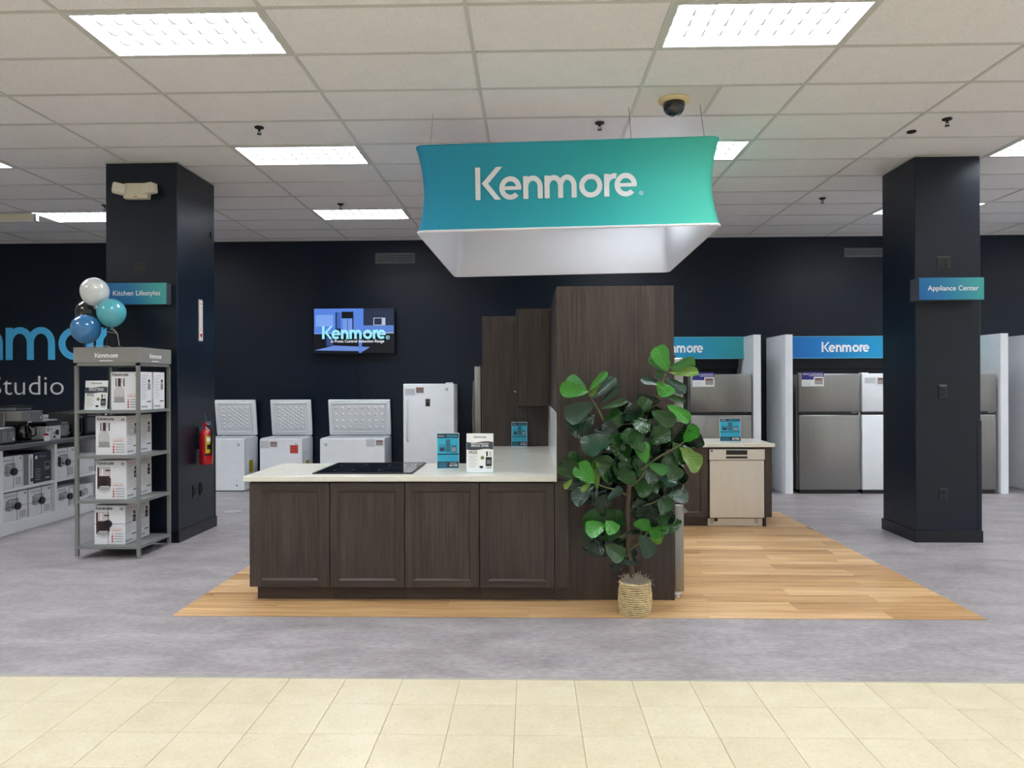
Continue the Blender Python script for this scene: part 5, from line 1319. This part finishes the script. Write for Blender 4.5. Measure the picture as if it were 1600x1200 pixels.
def leaf_mat(name, rgb, back):
    m, nt, p = base(name); L = nt.links
    uv = nt.nodes.new('ShaderNodeUVMap'); sp_ = nt.nodes.new('ShaderNodeSeparateXYZ'); L.new(uv.outputs['UV'], sp_.inputs[0])
    # |u| distance from midrib, v along leaf: side veins run obliquely
    ab = nt.nodes.new('ShaderNodeMath'); ab.operation = 'ABSOLUTE'; L.new(sp_.outputs[0], ab.inputs[0])
    k = nt.nodes.new('ShaderNodeMath'); k.operation = 'MULTIPLY_ADD'; k.inputs[1].default_value = -.45; L.new(ab.outputs[0], k.inputs[0]); L.new(sp_.outputs[1], k.inputs[2])
    k2 = nt.nodes.new('ShaderNodeMath'); k2.operation = 'MULTIPLY'; k2.inputs[1].default_value = 7.0; L.new(k.outputs[0], k2.inputs[0])
    fr_ = nt.nodes.new('ShaderNodeMath'); fr_.operation = 'PINGPONG'; fr_.inputs[1].default_value = .5; L.new(k2.outputs[0], fr_.inputs[0])
    mn = nt.nodes.new('ShaderNodeMath'); mn.operation = 'MINIMUM'; mm_ = nt.nodes.new('ShaderNodeMath'); mm_.operation = 'MULTIPLY'; mm_.inputs[1].default_value = 2.2
    L.new(ab.outputs[0], mm_.inputs[0]); L.new(fr_.outputs[0], mn.inputs[0]); L.new(mm_.outputs[0], mn.inputs[1])
    r = nt.nodes.new('ShaderNodeValToRGB'); e = r.color_ramp.elements; c = srgb(*rgb); v = srgb(*[min(255, int(x * 1.16 + 10)) for x in rgb])
    e[0].position = .0; e[0].color = v; e[1].position = .11; e[1].color = c
    L.new(mn.outputs[0], r.inputs['Fac'])
    g = nt.nodes.new('ShaderNodeNewGeometry'); mx = nt.nodes.new('ShaderNodeMix'); mx.data_type = 'RGBA'
    L.new(g.outputs['Backfacing'], mx.inputs['Factor']); L.new(r.outputs['Color'], mx.inputs['A']); mx.inputs['B'].default_value = srgb(*back)
    L.new(mx.outputs['Result'], p.inputs['Base Color'])
    b = nt.nodes.new('ShaderNodeBump'); b.inputs['Strength'].default_value = .5; b.inputs['Distance'].default_value = .004
    L.new(mn.outputs[0], b.inputs['Height']); L.new(b.outputs['Normal'], p.inputs['Normal'])
    p.inputs['Roughness'].default_value = .27
    return m
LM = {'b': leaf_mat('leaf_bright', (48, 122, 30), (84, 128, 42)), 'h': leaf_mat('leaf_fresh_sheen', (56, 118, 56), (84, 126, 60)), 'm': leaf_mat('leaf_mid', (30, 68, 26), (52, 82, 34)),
      'g': leaf_mat('leaf_grey_sheen', (26, 58, 40), (44, 74, 50)), 'd': leaf_mat('leaf_dark', (12, 38, 22), (26, 54, 32)), 'y': leaf_mat('leaf_yellow_green', (84, 116, 34), (104, 128, 48))}  # grey green and sheen leaves carry gloss highlights in their base colour
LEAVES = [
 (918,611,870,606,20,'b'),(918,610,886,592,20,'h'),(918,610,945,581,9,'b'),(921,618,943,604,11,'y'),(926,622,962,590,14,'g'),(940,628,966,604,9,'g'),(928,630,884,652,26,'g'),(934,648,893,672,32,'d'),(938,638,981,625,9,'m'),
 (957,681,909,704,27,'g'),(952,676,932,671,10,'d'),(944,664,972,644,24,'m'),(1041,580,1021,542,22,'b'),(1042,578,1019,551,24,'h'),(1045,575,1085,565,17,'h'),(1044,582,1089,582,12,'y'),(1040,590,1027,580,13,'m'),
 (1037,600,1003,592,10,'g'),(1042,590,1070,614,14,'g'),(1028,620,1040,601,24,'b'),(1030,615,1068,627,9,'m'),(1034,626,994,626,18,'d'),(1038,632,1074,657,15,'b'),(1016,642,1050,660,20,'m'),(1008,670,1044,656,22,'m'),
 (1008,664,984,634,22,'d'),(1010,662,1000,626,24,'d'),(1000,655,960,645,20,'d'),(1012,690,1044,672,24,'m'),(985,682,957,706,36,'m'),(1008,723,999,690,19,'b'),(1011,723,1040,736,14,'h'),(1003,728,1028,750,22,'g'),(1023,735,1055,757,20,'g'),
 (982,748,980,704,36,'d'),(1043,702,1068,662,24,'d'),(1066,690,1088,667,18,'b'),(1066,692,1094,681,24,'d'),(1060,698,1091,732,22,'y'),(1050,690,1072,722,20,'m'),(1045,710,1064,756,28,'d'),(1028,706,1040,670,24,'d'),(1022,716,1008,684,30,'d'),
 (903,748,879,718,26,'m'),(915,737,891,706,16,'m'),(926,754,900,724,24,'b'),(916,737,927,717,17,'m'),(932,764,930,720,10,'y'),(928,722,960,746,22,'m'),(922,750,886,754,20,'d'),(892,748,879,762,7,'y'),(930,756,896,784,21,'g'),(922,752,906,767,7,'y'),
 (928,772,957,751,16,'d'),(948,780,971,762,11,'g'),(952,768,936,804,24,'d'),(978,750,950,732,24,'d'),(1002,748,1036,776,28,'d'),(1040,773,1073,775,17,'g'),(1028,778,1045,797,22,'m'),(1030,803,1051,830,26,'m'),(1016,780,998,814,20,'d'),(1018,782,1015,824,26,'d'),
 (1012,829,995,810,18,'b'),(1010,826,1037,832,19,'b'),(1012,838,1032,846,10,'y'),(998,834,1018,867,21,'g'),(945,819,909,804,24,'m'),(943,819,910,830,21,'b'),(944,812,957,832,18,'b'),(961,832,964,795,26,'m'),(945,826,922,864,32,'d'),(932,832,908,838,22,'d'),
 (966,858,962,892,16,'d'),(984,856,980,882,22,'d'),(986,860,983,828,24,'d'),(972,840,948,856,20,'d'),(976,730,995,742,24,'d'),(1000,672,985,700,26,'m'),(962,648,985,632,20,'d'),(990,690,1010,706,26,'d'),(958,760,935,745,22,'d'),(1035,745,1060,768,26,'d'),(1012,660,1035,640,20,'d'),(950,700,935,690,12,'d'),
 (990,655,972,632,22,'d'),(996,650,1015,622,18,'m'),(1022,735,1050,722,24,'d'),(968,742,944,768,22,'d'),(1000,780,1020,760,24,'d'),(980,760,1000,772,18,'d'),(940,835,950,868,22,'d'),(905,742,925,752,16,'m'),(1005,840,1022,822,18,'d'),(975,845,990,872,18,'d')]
lr = random.Random(11)
for cx_, cy_, sp_x, sp_y, cnt in ((985, 690, 45, 45, 16), (1035, 720, 30, 40, 9), (925, 745, 25, 22, 5), (985, 745, 40, 25, 7), (945, 840, 22, 18, 4), (1018, 820, 22, 25, 5), (1000, 645, 35, 18, 5)):
    for i in range(cnt):
        a_ = lr.uniform(0, 6.283); bx_ = cx_ + lr.uniform(-.6, .6) * sp_x; by_ = cy_ + lr.uniform(-.6, .6) * sp_y; l_ = lr.uniform(26, 40)
        LEAVES.append((bx_, by_, bx_ + l_ * math.cos(a_), by_ + l_ * math.sin(a_) * .9, lr.uniform(18, 28), lr.choice('dddm')))
PROF = [(0, .05), (.05, .13), (.12, .33), (.22, .54), (.35, .70), (.5, .83), (.64, .95), (.76, 1.0), (.87, .92), (.94, .72), (.985, .4), (1.0, .1)]
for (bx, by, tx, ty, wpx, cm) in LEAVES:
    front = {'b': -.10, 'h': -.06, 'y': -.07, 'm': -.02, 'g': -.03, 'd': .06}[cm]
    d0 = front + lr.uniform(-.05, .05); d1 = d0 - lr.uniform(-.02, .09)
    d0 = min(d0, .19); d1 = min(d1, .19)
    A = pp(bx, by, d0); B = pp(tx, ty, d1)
    ax = B - A; L_ = ax.length; ax.normalize()
    view = (Vector((0, 0, 1.58)) - A).normalized()
    side = ax.cross(view).normalized(); nrm = side.cross(ax).normalized()
    tw_ = lr.uniform(-.75, .75); side2 = (side * math.cos(tw_) + nrm * math.sin(tw_)).normalized(); nrm2 = side2.cross(ax).normalized()
    hw = wpx * S_ / 2 / max(.72, math.cos(tw_)) * 1.28
    V = []; F = []; UV = []
    curl = lr.uniform(-.10, .16); cup = lr.uniform(.05, .35); ph = lr.uniform(0, 6)
    NS = 3
    for t, wv in PROF:
        c = A + ax * (L_ * t) - nrm2 * (curl * L_ * (t - .3) ** 2)
        for s in range(-NS, NS + 1):
            u = s / NS
            wav = .028 * hw * 3 * abs(u) * math.sin(t * 15 + ph + (2 if u > 0 else 0))
            V.append(c + side2 * (hw * wv * u) + nrm2 * (cup * hw * wv * abs(u) ** 1.5 + wav)); UV.append((u * wv, t))
    m_ = 2 * NS + 1
    for i in range(len(PROF) - 1):
        for s in range(m_ - 1): F.append((i * m_ + s, i * m_ + s + 1, (i + 1) * m_ + s + 1, (i + 1) * m_ + s))
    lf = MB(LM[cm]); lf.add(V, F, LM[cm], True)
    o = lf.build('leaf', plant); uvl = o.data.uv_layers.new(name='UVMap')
    for lp in o.data.loops: uvl.data[lp.index].uv = UV[lp.vertex_index]
